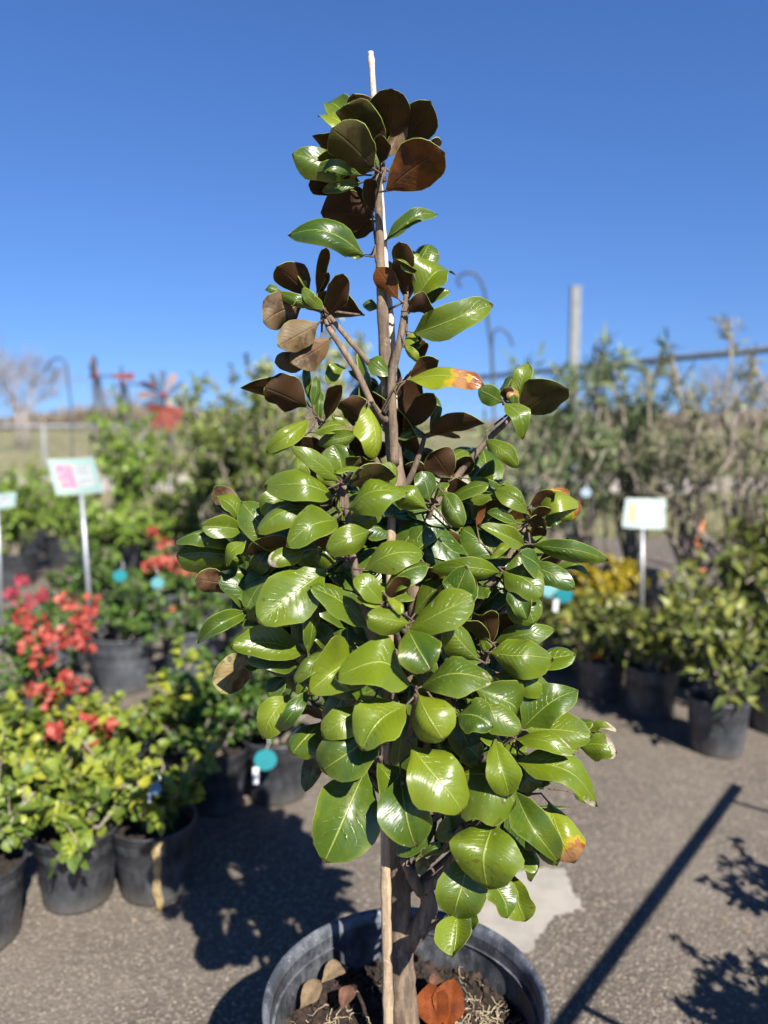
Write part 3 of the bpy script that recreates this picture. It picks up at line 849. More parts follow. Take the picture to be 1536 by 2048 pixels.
def bark_tone(code): return dict(o=.02, b=.36, r=.78, g=.90, p=1.0).get(code, .36)
class LeafBuf(MB):
    def __init__(s): super().__init__(); s.uvs = []; s.leafa = []; s.tone = []
NU, NV = 13, 9
def magleaf(buf, P0, P1, nrm, W, bow=.10, camber=.22, fold=.10, wave=.05, rnd=.5, burn=0, yel=0, tone=.36, sweep=0, twist=0, pw=1.1, ph=0, hook=0, roll=0, ex=.5):
    a = (P1 - P0); L = a.length; a = a / L
    n = (nrm - a * nrm.dot(a)); n.normalize(); s = a.cross(n)
    T = []; Bt = []; us = []
    def pos(u, v):
        if u <= 0: wd = .0
        elif u >= 1: wd = .0
        else: wd = (math.sin(math.pi * u ** pw)) ** ex
        if u < .22: wd *= (.22 + .78 * (u / .22) ** .8)
        wd *= 1 + .07 * math.sin(u * 7 + ph * (1.3 if v > 0 else 2.1)) + .035 * math.sin(u * 17 + ph * 3 * (1 if v > 0 else -1))
        if u > .9: wd *= 1 - (u - .9) * 3.0
        w_ = W * .5 * wd
        tw = twist * (u - .3)
        sd = s * math.cos(tw) + n * math.sin(tw); nn = n * math.cos(tw) - s * math.sin(tw)
        c = P0 + a * (L * u) + n * (bow * L * math.sin(math.pi * min(1, u ** 1.15)) ) + s * (sweep * L * math.sin(math.pi * u))
        av = abs(v)
        h = w_ * (fold * av - camber * v * v) + W * wave * .6 * math.sin(u * (7 + ph * .8) + ph + (2.3 if v > 0 else 0)) * av ** 1.8 * wd
        h -= abs(roll) * w_ * max(0, v * (1 if roll > 0 else -1) - .15) ** 2 * 1.3
        c = c - n * (hook * L * max(0, u - .62) ** 2 * 3.2)
        # margins roll under a little
        return c + sd * (w_ * v * (1 - .06 * v * v)) + nn * h
    UL = [0, .04, .11, .2, .3, .41, .52, .63, .73, .82, .90, .96, 1.0]
    G = [[pos(u, -1 + 2 * j / (NV - 1)) for j in range(NV)] for u in UL]
    def nrmal(i, j):
        i0, i1 = max(i - 1, 0), min(i + 1, NU - 1); j0, j1 = max(j - 1, 0), min(j + 1, NV - 1)
        q = (G[i1][j] - G[i0][j]).cross(G[i][j1] - G[i][j0])
        return q.normalized() if q.length > 1e-12 else n
    sgn = 1 if nrmal(6, 4).dot(n) > 0 else -1
    th = .00055
    V = []; U = []
    for i in range(NU):
        for j in range(NV): V.append(G[i][j]); U.append((UL[i], j / (NV - 1)))
    for i in range(NU):
        for j in range(NV): V.append(G[i][j] - (nrmal(i, j) * sgn if nrmal(i, j).length > .5 else n) * th); U.append((UL[i], j / (NV - 1)))
    nb = NU * NV; F = []; mt = []
    for i in range(NU - 1):
        for j in range(NV - 1):
            q = (i * NV + j, i * NV + j + 1, (i + 1) * NV + j + 1, (i + 1) * NV + j)
            if sgn < 0: q = q[::-1]
            a0, b0_, c0, d0 = i * NV + j, i * NV + j + 1, (i + 1) * NV + j + 1, (i + 1) * NV + j
            for tri in ((a0, b0_, c0), (a0, c0, d0)):       # the same diagonal on both faces of the blade
                if sgn < 0: tri = tri[::-1]
                F.append(tri); mt.append(0); F.append(tuple(k + nb for k in tri[::-1])); mt.append(1)
    # margin strip with a tiny overhang so the pale edge shows
    loop = [(i, 0) for i in range(NU)] + [(i, NV - 1) for i in range(NU - 1, -1, -1)]
    b0 = len(V)
    for (i, j) in loop:
        p = G[i][j]; cen = G[i][NV // 2]; o = (p - cen); o = o.normalized() if o.length > 1e-6 else a * (1 if i else -1)
        for k, (q, up) in enumerate(((0, .0001), (1, -.0003), (0, -.0007))):
            V.append(p + o * (.0007 * q) + n * up); U.append((UL[i], .5))
    nl = len(loop)
    for k in range(nl - 1):
        for e in range(2):
            A0 = b0 + k * 3 + e; F.append((A0, A0 + 1, A0 + 4, A0 + 3)); mt.append(2)
    base = buf.n
    buf.v.extend([tuple(loc(p)) for p in V]); buf.n += len(V)
    buf.f.extend([tuple(k + base for k in f) for f in F]); buf.m.extend(mt)
    buf.uvs.extend(U); buf.leafa.extend([(rnd, burn, yel)] * len(V)); buf.tone.extend([tone] * len(V))

hub_p = [cluster_pt(h) for h in HUBS]
# hubs on the far side and the flanks, which the photograph only shows through the gaps
Rb = random.Random(21)
def tline(z):
    for a, b_ in zip(tp[:-1], tp[1:]):
        if min(a.z, b_.z) <= z <= max(a.z, b_.z): return a.lerp(b_, (z - a.z) / (b_.z - a.z))
    return tp[-1] if z > tp[-1].z else tp[0]
back = []
for z, rad, nn in ((.72, .17, 3), (.82, .21, 5), (.93, .23, 6), (1.04, .24, 5), (1.15, .22, 5), (1.26, .15, 4), (1.38, .09, 3)):
    for k in range(nn):
        an = R(8 + 164 * (k + .5) / nn + Rb.uniform(-10, 10)); c = tline(z)
        x_ = math.cos(an) * rad * Rb.uniform(.75, 1.0)
        if x_ < -.17: x_ = -.17
        if x_ > .21: x_ = .21
        if x_ < -.02 and z < .9: continue
        back.append(Vector((c.x + x_ + .01, c.y + math.sin(an) * rad * Rb.uniform(.6, 1), z + Rb.uniform(-.03, .03))))
nmain = len(hub_p); hub_all = hub_p + back
bufs = [LeafBuf() for _ in hub_all]; stalk = [[] for _ in hub_all]
Rl = random.Random(5)
UP = Vector((0, 0, 1))
for ln in LEAVES.strip().splitlines():
    q = ln.split(); ox, oy, sc = CR[q[0]]
    bx, by, tx, ty, wd = [float(k) for k in q[1:6]]; D, dD = float(q[7]), float(q[8]); code = q[9]; bow = float(q[10]) if len(q) > 10 else None
    P0 = at(ox + bx / sc, oy + by / sc, TY + D); P1 = at(ox + tx / sc, oy + ty / sc, TY + D + dD)
    if q[6] == 'U' and code[0] in 'bo':
        un = (Vector((0, 0, CAM_H)) - P0).normalized() - UP * Rl.uniform(.65, 1.05) + Vector((Rl.uniform(-.35, .15), 0, 0)); un.normalize()
        rr0 = ray(ox + tx / sc, oy + ty / sc); L0 = (P1 - P0).length; best = P1
        den = rr0.dot(un)
        if abs(den) > .05:
            tt = (P0 - Vector((0, 0, CAM_H))).dot(un) / den; P2 = Vector((0, 0, CAM_H)) + rr0 * tt
            for f_ in (1, .8, .6, .45, .3, .2, .1):
                P3 = P1.lerp(P2, f_); P3 = at(ox + tx / sc, oy + ty / sc, P1.y + (P2.y - P1.y) * f_)
                if (P3 - P0).length < L0 * 1.5 + .01: best = P3; break
        P1 = best
    c = (Vector((0, 0, CAM_H)) - P0.lerp(P1, .5)); dist = c.length; c.normalize()
    ax = (P1 - P0).normalized()
    # a long leaf lying across the view leans a little in depth
    if q[6] == 'T': nr = c + UP * Rl.uniform(.05, .95) + Vector((Rl.uniform(-.55, .55), 0, 0))
    elif code[0] in 'bo': nr = -un
    else: nr = -c + UP * Rl.uniform(.0, .35) + Vector((Rl.uniform(-.25, .25), 0, 0))
    nr = (nr - ax * nr.dot(ax)).normalized()
    cp = (c - ax * c.dot(ax)).normalized()
    Wm = wd / sc / FPX * dist / max(.55, abs(nr.dot(cp)))
    L = (P1 - P0).length
    yel = 0; burn = 0; rnd = Rl.random()
    if 'y' in code: yel = .75
    if 'm' in code: yel = .35
    if 's' in code: rnd *= .35  # darker green for mature leaves, and shade put into the colour of shaded ones
    if 'x' in code: burn = 1.0
    if 'd' in code: burn = .55; yel = .05
    if code == 'n' and Rl.random() < .30: yel = Rl.uniform(.1, .4)
    if code == 'n' and Rl.random() < .05: burn = Rl.uniform(.2, .4)
    h = min(range(nmain), key=lambda i: (hub_p[i] - P0).length)
    if q[6] == 'U': kw = dict(bow=bow if bow is not None else Rl.uniform(.02, .10), camber=-Rl.uniform(.05, .30), fold=Rl.uniform(.05, .2))
    else: kw = dict(bow=bow if bow is not None else Rl.choice([.05, .09, .13, .18, .25]), camber=Rl.choice([-.25, -.05, .1, .2, .35, .55]) , fold=Rl.choice([.05, .12, .22, .4, .6]))
    if L < .055 and q[6] == 'T': kw['camber'] = .15; kw['bow'] = .06
    magleaf(bufs[h], P0, P1, nr, Wm * 1.10, wave=Rl.uniform(.04, .24), hook=Rl.choice([0, .1, .4, .8, 1.2]) if q[6] == 'T' else Rl.choice([0, 0, .4]), roll=Rl.choice([0, 0, .4, .9, 1.5]) * Rl.choice([-1, 1]) * (1 if q[6] == 'T' else .4), rnd=rnd, burn=burn, yel=yel, tone=bark_tone(code[0]) + Rl.uniform(-.02, .02) if q[6] == 'U' else Rl.choice([.3, .4, .5]),
            sweep=Rl.uniform(-.07, .07), twist=Rl.uniform(-.75, .75), pw=Rl.uniform(1.0, 1.40), ph=Rl.uniform(0, 6), ex=.66 if 'v' in code else Rl.uniform(.45, .66), **kw)
    stalk[h].append((P0, ax))
OUT = [(860, 590, 960), (950, 520, 1010), (1010, 450, 1120), (1100, 390, 1150), (1200, 430, 1070), (1300, 470, 1100), (1400, 545, 1120), (1500, 590, 1170), (1600, 630, 1160), (1700, 670, 1100), (1760, 820, 1020), (1800, 900, 1000)]
def project(p):
    d = Vector(p) - Vector((0, 0, CAM_H)); zc = d.y * CP - d.z * SP
    return 768 + FPX * d.x / zc, 1024 - FPX * (d.y * SP + d.z * CP) / zc
def inside(p, mg=0):
    x, y = project(p)
    if y < OUT[0][0]: return 690 < x < 850 and y > 480
    if y > OUT[-1][0]: return False
    for a, b_ in zip(OUT[:-1], OUT[1:]):
        if a[0] <= y <= b_[0]:
            f = (y - a[0]) / (b_[0] - a[0]); return a[1] * (1 - f) + b_[1] * f + mg < x < a[2] * (1 - f) + b_[2] * f - mg
nfill = 0
while nfill < 130:
    py = Rl.uniform(990, 1740); px = Rl.uniform(400, 1170); D = Rl.uniform(-.05, .04)
    a = Rl.uniform(0, 2 * math.pi); P0 = at(px, py, TY + D); L = Rl.uniform(.07, .12)
    if 1600 < py and abs(px - 790) < 60: continue
    ax = Vector((math.cos(a) + (.5 if px > 800 else -.5), Rl.uniform(-.5, .3), math.sin(a) * .8 - .1)).normalized(); P1 = P0 + ax * L
    if not (inside(P0, 15) and inside(P1, 15)): continue
    h = min(range(nmain), key=lambda i: (hub_p[i] - P0).length)
    if (hub_p[h] - P0).length > .13: continue
    nr = Vector((Rl.uniform(-.4, .4), -1, Rl.uniform(.3, 1.5)))
    magleaf(bufs[h], P0, P1, nr, L * Rl.uniform(.42, .6), wave=Rl.uniform(.03, .15), rnd=Rl.random() * .35, bow=Rl.uniform(.05, .2), camber=Rl.uniform(.1, .5), tone=Rl.choice([.3, .36, .5]), sweep=Rl.uniform(-.06, .06), twist=Rl.uniform(-.5, .5), pw=Rl.uniform(1, 1.35), ph=Rl.uniform(0, 6))  # inner leaves kept dark green, shade of the gaps put into their colour
    stalk[h].append((P0, ax)); nfill += 1
# leaves of the far side: loose rosettes round each hub
for i in range(nmain, len(hub_all)):
    c = hub_all[i]; o_ = c - tline(c.z); o_.z = .12; o_.normalize()
    for k in range(Rb.randint(9, 12)):
        an = k * 2.4 + Rb.uniform(-.3, .3); t1 = o_.cross(UP).normalized(); t2 = t1.cross(o_)
        tilt = Rb.uniform(.35, 1.25)
        ax = (o_ * math.cos(tilt) + (t1 * math.cos(an) + t2 * math.sin(an)) * math.sin(tilt) + Vector((0, 0, -.1))).normalized()
        L = Rb.uniform(.085, .135); P0 = c + ax * .022 - o_ * (k * .005)
        P1 = P0 + ax * L
        if P1.y < TY + .0: P1.y = TY + .0
        if not (inside(P1, 5) and inside(P0.lerp(P1, .5), 5)): continue
        nr = (UP * 1.0 + o_ * .35 + Vector((Rb.uniform(-.4, .4), Rb.uniform(-.4, .4), 0)))
        magleaf(bufs[i], P0, P1, nr, L * Rb.uniform(.42, .58), bow=Rb.uniform(.05, .14), camber=Rb.uniform(.1, .4), wave=Rb.uniform(.02, .1), rnd=Rb.random(), yel=.2 if Rb.random() < .2 else 0,
                tone=Rb.choice([.3, .36, .45, .6]), sweep=Rb.uniform(-.05, .05), twist=Rb.uniform(-.3, .3), pw=Rb.uniform(.95, 1.2), ph=Rb.uniform(0, 6))
        stalk[i].append((P0, ax))
manual = {3, 2, 10, 14, 6, 0}
for i, (h, bf) in enumerate(zip(hub_all, bufs)):
    if not bf.n or (i >= nmain and not inside(h, 15)): continue
    # the twig that carries the cluster, with its leaf stalks
    mb = MB()
    dz = .13 if i not in (0, 1) else .03
    if i == 5: dz = .03
    s0 = tline(h.z - dz * (1.2 if (h - tline(h.z)).length > .12 else .7)) if i not in manual else None
    if i == 4: s0 = at(744, 850, TY)
    if s0 is not None:
        mid1 = s0.lerp(h, .4) + Vector((0, 0, -.012)); mid2 = s0.lerp(h, .75) + Vector((0, 0, -.010))
        pp_, rr2 = smooth_poly([s0, mid1, mid2, h], [.0065, .0052, .0044, .0032], 4); mb.tube([loc(p) for p in pp_], rr2, 7, jit=.06)
    else: mb.tube([loc(h - Vector((0, 0, .02))), loc(h)], [.0038, .003], 7)
    for (p0, ax) in stalk[i]:
        tgt = h; vec = p0 - h
        if vec.length > .05 and s0 is not None:      # join the twig lower down instead
            best = min([s0.lerp(h, k / 10) for k in range(3, 11)], key=lambda g: (g - p0).length); tgt = best
        if (p0 - tgt).length > .09: tgt = p0 - ax * .02 + (tgt - p0).normalized() * .03
        m1 = p0 - ax * min(.014, .4 * (p0 - tgt).length); m1 = m1.lerp((p0 + tgt) / 2, .3)
        mb.tube([loc(tgt), loc(m1), loc(p0 + ax * .004)], [.0019, .0015, .0013], 6)
    br = mb.build('branch', M['twig'], mag)
    o = bf.build('leaf_cluster', [M['mtop'], M['mund'], M['mrim']], br)
    me = o.data
    uvl = me.uv_layers.new(name='UVMap'); vi = np.zeros(len(me.loops), dtype=np.int32); me.loops.foreach_get('vertex_index', vi)
    uvl.data.foreach_set('uv', np.array(bf.uvs, dtype=np.float32)[vi].ravel())
    a_ = me.attributes.new('leaf', 'FLOAT_VECTOR', 'POINT'); a_.data.foreach_set('vector', np.array(bf.leafa, dtype=np.float32).ravel())
    a_ = me.attributes.new('tone', 'FLOAT', 'POINT'); a_.data.foreach_set('value', np.array(bf.tone, dtype=np.float32))

# bamboo cane with nodes
cane = [(777, 2070, -.035), (774, 1900, -.034), (771, 1700, -.032), (774, 1500, -.03), (778, 1300, -.028), (782, 1070, -.022), (788, 900, .0), (783, 680, .018), (770, 530, .019), (760, 380, .019), (748, 200, .018), (741, 104, .02)]
cp_, cr_ = smooth_poly([at(a, b_, TY + c_) for a, b_, c_ in cane], [.0085, .0083, .0078, .0074, .007, .0066, .0062, .006, .0056, .0052, .0046, .0042], 8)
mb = MB(); low = [i for i, p in enumerate(cp_) if p.z < 1.35]; k0 = low[-1]
def node_r(i, r): return r * (1.16 if i % 9 == 4 else (0.97 if i % 9 == 5 else 1))
mb.tube([loc(p) for p in cp_[:k0 + 1]], [node_r(i, r) for i, r in enumerate(cr_[:k0 + 1])], 12, 0)
nb_ = len(cp_)
mb.tube([loc(p) for p in cp_[k0:]], [r * (1.28 if (k0 + i) in (nb_ - 3,) else node_r(k0 + i, 1)) for i, r in enumerate(cr_[k0:])], 12, 1)
mb.build('bamboo_cane', [M['bamboo'], M['bamboo_pale']], mag)
mb = MB()
for (px_, py_) in ((798, 1030),):
    c = at(px_, py_, TY - .01)
    for k, dz in enumerate((0, .006, .011)):
        ring = [c + Vector((math.cos(a) * .024, math.sin(a) * .026, dz + .004 * math.sin(a * 2 + k))) for a in [i * math.pi / 10 for i in range(21)]]
        mb.tube([loc(p) for p in ring], .0026, 6)
    mb.tube([loc(c + Vector((.02, -.02, 0))), loc(c + Vector((.03, -.03, -.01))), loc(c + Vector((.032, -.03, -.03)))], .002, 5)
mb.build('plant_tie', M['tie'], mag)

# the tub
RT, HT = .235, .46
rc = Vector((POT_C.x, TY - .005, HT))
def wob(a, z): return 1 + .006 * math.sin(2 * a + .7) + .003 * math.sin(5 * a)
mb = MB()
mb.lathe([(.001, .003), (.180, .003), (.186, .015), (.205, .23), (.2215, .410), (.2235, .430)], wob=wob, sides=96)
mb.lathe([(.2215, .443), (.2200, .415), (.2180, .385), (.2165, .380), (.215, .345), (.205, .20)], wob=wob, sides=96)
tub = mb.build('nursery_tub', M['bigpot'], mag)
mb = MB()
mb.lathe([(r_ - .0065, z_ + .045) for r_, z_ in [(.222, .378), (.236, .377), (.2385, .383), (.2375, .405), (.2415, .409), (.2425, .415), (.2405, .4195), (.238, .4200), (.2335, .4185), (.2300, .411), (.2285, .398)]], wob=wob, sides=128)
mb.build('rim', M['rimplastic'], tub)
# soil with chips
SZ = .355
mb = MB(); Rs = random.Random(9); rings, seg = 16, 64
def soil_h(x, y):
    return SZ + .010 * math.sin(x * 31 + 1) * math.cos(y * 27) + .006 * math.sin(x * 83 + y * 60) + .02 * math.exp(-((x ** 2 + y ** 2) / .002)) + .008 * ((x * x + y * y) / .04)
V = [(0, 0, soil_h(0, 0))]
for i in range(1, rings + 1):
    for k in range(seg):
        a = 2 * math.pi * k / seg; r = .2165 * i / rings; x, y = r * math.cos(a), r * math.sin(a)
        V.append((x, y, soil_h(x, y) + Rs.uniform(-.003, .003)))
F = [(0, 1 + k, 1 + (k + 1) % seg) for k in range(seg)]
for i in range(rings - 1):
    F += [(1 + i * seg + k, 1 + (i + 1) * seg + k, 1 + (i + 1) * seg + (k + 1) % seg, 1 + i * seg + (k + 1) % seg) for k in range(seg)]
mb.add(V, F); soil = mb.build('soil', M['soil'], tub)
mb = MB()
for k in range(2600):
    a = Rs.uniform(0, 2 * math.pi); r = .212 * math.sqrt(Rs.random()); x, y = r * math.cos(a), r * math.sin(a)
    s_ = Rs.choice([.003, .004, .006, .009, .013])
    rot = Matrix.Rotation(Rs.uniform(0, 6.28), 3, 'Z') @ Matrix.Rotation(Rs.uniform(-.7, .7), 3, 'X') @ Matrix.Rotation(Rs.uniform(-.7, .7), 3, 'Y')
    mb.box((x, y, soil_h(x, y) + s_ * .3), (s_ * Rs.uniform(.8, 1.6), s_ * Rs.uniform(.5, 1), s_ * Rs.uniform(.15, .5)), 0, rot)
o = mb.build('bark_chips', M['chip'], tub, smooth=False); tag(o, kind='stuff')
mb = MB()
for k in range(330):
    if k % 3: x, y = .13 + Rs.gauss(0, .035), .02 + Rs.gauss(0, .06)
    else: x, y = -.12 + Rs.gauss(0, .03), .0 + Rs.gauss(0, .06)
    if x * x + y * y > .2 ** 2: continue
    p = Vector((x, y, soil_h(x, y) + .006)); d = Vector((Rs.uniform(-1, 1), Rs.uniform(-1, 1), .1)).normalized(); pts = []
    for q in range(6):
        pts.append(p.copy()); p = p + d * Rs.uniform(.004, .010); p.z = soil_h(p.x, p.y) + Rs.uniform(.002, .012); d = (d + Vector((Rs.uniform(-.9, .9), Rs.uniform(-.9, .9), 0))).normalized()
    mb.tube(pts, [.0009, .0009, .0008, .0007, .0005, .0003], 5)
o = mb.build('surface_roots', M['root'], tub); tag(o, kind='stuff')

# fallen leaves on the soil
def mat_fallen(name, c1, c2, spots=.4):
    m, t, b = new_mat(name); oc = objco(t)
    uv = t.nodes.new('ShaderNodeUVMap').outputs[0]; sp = t.nodes.new('ShaderNodeSeparateXYZ'); t.links.new(uv, sp.inputs[0])
    av = math_(t, 'ABSOLUTE', math_(t, 'SUBTRACT', math_(t, 'MULTIPLY', sp.outputs[1], 2.0), 1.0))
    n1 = noise(t, 35, 5, .7, oc); n2 = noise(t, 160, 3, .7, oc)
    base = mixc(t, sstep(t, n1, .35, .7), c1, c2); base = mixc(t, math_(t, 'MULTIPLY', sstep(t, n2, .58, .66), spots), base, (.05, .02, .01))
    lat0 = math_(t, 'SUBTRACT', math_(t, 'MULTIPLY', sp.outputs[0], 10.5), math_(t, 'MULTIPLY', av, 2.7))
    fr = math_(t, 'ABSOLUTE', math_(t, 'SUBTRACT', math_(t, 'FRACT', lat0), .5)); lat = sstep(t, fr, .40, .5)
    base = mixc(t, math_(t, 'MULTIPLY', lat, .2), base, tuple(k * .5 for k in c1))
    t.links.new(base, b.inputs['Base Color']); b.inputs['Roughness'].default_value = .75; b.inputs['Specular IOR Level'].default_value = .2
    bump(t, b, math_(t, 'ADD', math_(t, 'MULTIPLY', lat, .25), n1), .5, .002); return m
MF = [mat_fallen('fallen_leaf_rust', (.20, .048, .008), (.10, .022, .007)), mat_fallen('fallen_leaf_tan', (.22, .155, .09), (.12, .085, .055), .2), mat_fallen('fallen_leaf_brown', (.15, .075, .045), (.09, .045, .03))]
def fallen(pxb, pxt, wpx, mi, label, Yb, Yt, lift=.02, fold=.45):
    global POT_C
    P0 = at(pxb[0], pxb[1], Yb); P1 = at(pxt[0], pxt[1], Yt)
    sv = POT_C.copy(); POT_C = (P0 + P1) / 2
    bf = LeafBuf(); c = (Vector((0, 0, CAM_H)) - P0).normalized()
    L = (P1 - P0).length; W_ = wpx / FPX * (Vector((0, 0, CAM_H)) - P0).length
    magleaf(bf, P0, P1, c + UP * .6 + Vector((Rl.uniform(-.6, .6), 0, 0)), W_, bow=.2, camber=.3, fold=fold * 1.2, wave=.14, pw=1.0, ph=Rl.uniform(0, 6), twist=Rl.uniform(-.6, .6), ex=.85, sweep=Rl.uniform(-.08, .08))
    o = bf.build('fallen_leaf', [MF[mi]] * 3); o.location = POT_C; me = o.data
    uvl = me.uv_layers.new(name='UVMap'); vi = np.zeros(len(me.loops), dtype=np.int32); me.loops.foreach_get('vertex_index', vi)
    uvl.data.foreach_set('uv', np.array(bf.uvs, dtype=np.float32)[vi].ravel())
    POT_C = sv
    tag(o, label, 'fallen leaf', 'dead leaves lying in the big tub')
fallen((873, 2062), (858, 1966), 62, 0, 'rust orange dead leaf lying just right of the trunk, left one of the touching pair', TY + .03, TY + .08)
fallen((893, 2062), (908, 1956), 56, 0, 'rust brown dead leaf with strong veins, right one of the touching pair in the tub', TY + .03, TY + .085)
fallen((600, 2018), (640, 1960), 34, 1, 'pinkish tan dead leaf leaning on the left inner wall of the tub', TY + .06, TY + .11)
fallen((642, 1966), (700, 1936), 34, 1, 'pale cream dead leaf standing at the back left of the soil', TY + .10, TY + .145)
fallen((682, 2020), (702, 1970), 28, 2, 'small folded brown dead leaf lying left of the cane', TY + .04, TY + .08)
fallen((876, 1948), (858, 1985), 24, 2, 'small dull brown dead leaf in the shade behind the orange pair', TY + .12, TY + .08)

# ------------------------------------------------------------------ LEFT SIDE PLANTS
plant('boug', 0, -38, 1.97, 'bougainvillea cut by the left edge, its black pot nearest the lower left corner')
p1 = plant('boug', 1, 158, 2.16, 'yellow green bougainvillea in a clean black pot, front row beside the left edge pot', sc=1.0)
p2 = plant('boug', 2, 312, 2.20, 'yellow green bougainvillea whose pot has a dry straw strand down its side')
plant('bougd', 0, 432, 2.72, 'dark green bougainvillea standing in the magnolia shade, right end of the front row', rz=1.0)
plant('bougd', 1, 556, 2.80, 'dark green plant in the grey sunlit pot with a round turquoise tag', sc=1.08)
p3 = plant('boug', 1, 60, 2.62, 'bougainvillea with three red blossoms in the second row at the left edge', sc=1.05, rz=2.2)
plant('boug', 2, 228, 2.70, 'yellow green bougainvillea in the second row, in front of the large grey pot', sc=.95, rz=4.0)
plant('boug', 0, 372, 2.78, 'bougainvillea with reddish new shoots in the second row, in front of the right large pot', sc=1.0, rz=.5)
plant('bougd', 0, 470, 3.15, 'dark bougainvillea in the third row, behind the one in the magnolia shade', sc=1.05, rz=3.0)
p4 = plant('bougd', 1, 68, 3.25, 'bougainvillea smothered in coral red blossoms at the left, below the big sign', sc=1.12, rz=5.0)
p5 = plant('bougbig', 0, 250, 3.98, 'bougainvillea in the dented grey blue pot, left one of the two large pots')
p6 = plant('bougbig', 1, 384, 4.12, 'bougainvillea in the upright ribbed pot, right one of the two large pots')
plant('bougbig', 0, 505, 4.2, 'bougainvillea in a large pot mostly hidden behind the left leaves of the magnolia', rz=2.5, sz=1.05)
p7 = plant('bougbig', 1, 128, 4.35, 'bougainvillea with pink blossoms left of the sign stake', rz=1.4, sc=.95)
p8 = plant('bougbig', 0, 330, 5.0, 'bougainvillea with a red orange spray on top, behind the two large pots', rz=.6)
plant('bougbig', 1, 210, 5.1, 'green bougainvillea right behind the sign stake', rz=4.6)
plant('bougbig', 1, 450, 5.2, 'green bougainvillea behind the pair of large pots, against the dark shrub', rz=3.6, sz=1.15)
flowers(p4, [(45, 1235, 0), (70, 1252, -.05), (105, 1262, -.12), (140, 1275, -.12), (110, 1290, -.15), (60, 1290, -.1), (80, 1320, -.15), (140, 1200, .1), (180, 1212, .1), (165, 1245, .05), (160, 1235, 0), (170, 1290, -.05)], 'redfl', .034, .030, 18, 3)
p3b = [(130, 1362, .1), (155, 1372, .1), (70, 1385, .05), (95, 1392, .0), (112, 1462, -.15), (180, 1412, .0), (72, 1475, -.2), (175, 1500, -.3), (78, 1415, -.1)]
flowers(p3, p3b[:5], 'redfl', .030, .028, 22, 40)
flowers(plant('flat', 0, 150, 2.45, 'low bougainvillea with scattered red blossoms between the front and second row'), [(180, 1445, .05), (215, 1452, .05), (175, 1497, 0), (112, 1470, 0)], 'redfl', .026, .020, 16, 60)
flowers(p7, [(45, 1160, .1), (30, 1192, 0), (60, 1200, -.05), (80, 1192, 0), (20, 1185, .1)], 'pinkfl', .034, .035, 22, 80)
flowers(p8, [(300, 1132, -.2), (318, 1125, -.2), (335, 1118, -.15), (355, 1130, -.2), (305, 1065, .1), (330, 1088, .0), (380, 1140, -.2)], 'redfl', .034, .035, 22, 100)
flowers(p6, [(345, 1218, -.1)], 'redfl', .02, .015, 10, 120)

# crate with round holes at the left edge
o = empty('plant_crate', on_ground(20, 3.02), 'black plastic crate with round holes, at the left edge under the red bougainvillea', 'crate')
mb = MB()
for s_ in (-1, 1):
    mb.box((s_ * .19, 0, .13), (.012, .30, .26)); 
mb.box((0, .15, .13), (.368, .012, .26))
for i in range(6):
    mb.box((-.185 + i * .074, -.15, .13), (.014, .012, .256))
for j in range(4): mb.box((0, -.1515, .01 + j * .08), (.37, .010, .020))
mb.build('crate_wall', M['pot_dusty'], o, smooth=False)
mb = MB(); mb.box((0, 0, .262), (.41, .33, .010)); mb.box((0, 0, .006), (.36, .28, .012)); mb.build('crate_rim', M['pot_dusty'], o, smooth=False)

# bright shrubs farther back
plant('bright', 0, 30, 6.6, 'bright green shrub at the left edge, under the half hidden sign', sc=1.0)
plant('bright', 1, 215, 6.0, 'bright green shrub showing right of the pink flower sign', sc=.95)
plant('bright', 1, 130, 7.4, 'bright green shrub directly behind the pink flower sign', rz=2.0)
plant('bright', 0, 262, 7.0, 'taller bright green shrub with loose top, below the garden windmills', rz=1.2, sc=1.1, sz=1.5)
plant('bright', 1, 345, 6.6, 'bright green shrub at the foot of the dark shrub', rz=4.0, sz=.9)
plant('bright', 0, -60, 5.4, 'bright green shrub beyond the left edge pot, behind the crate', rz=3.0, sc=.8)
plant('bright', 0, 60, 8.3, 'bright green shrub farthest back on the left, before the field', rz=5.0)
plant('bright', 1, 420, 7.6, 'bright green shrub farthest back, half behind the dark shrub', rz=.4, sz=1.1)
plant('dark', 0, 430, 6.2, 'tall dark green shrub left of the magnolia, with a pointed top', sc=1.05, sz=1.22)
plant('dark', 1, 525, 5.9, 'tall dark green shrub nearest the left side of the magnolia', sc=1.08, sz=1.14)
plant('dark', 1, 480, 7.2, 'dark green shrub behind the two tall dark ones', rz=2.0, sz=1.25)
plant('dark', 0, 610, 5.2, 'dark green shrub hidden behind the middle of the magnolia', rz=1.0, sc=.95)
plant('dark', 0, 700, 5.8, 'dark green shrub behind the trunk of the magnolia', rz=2.6, sc=.9)
plant('column', 0, 540, 7.6, 'narrow yellow green column shrub rising above the dark shrubs', sc=1.05, sz=1.28)
plant('column', 1, 655, 4.1, 'pale yellow green column shrub close behind the magnolia branches', sc=1.0, sz=1.08)
plant('column', 0, 722, 5.6, 'tall green column shrub just left of the magnolia trunk', sc=1.05, sz=1.28, rz=1.0)
plant('column', 1, 830, 7.0, 'green column shrub behind the magnolia, right of its trunk', sc=.95, sz=.85, rz=2.0)

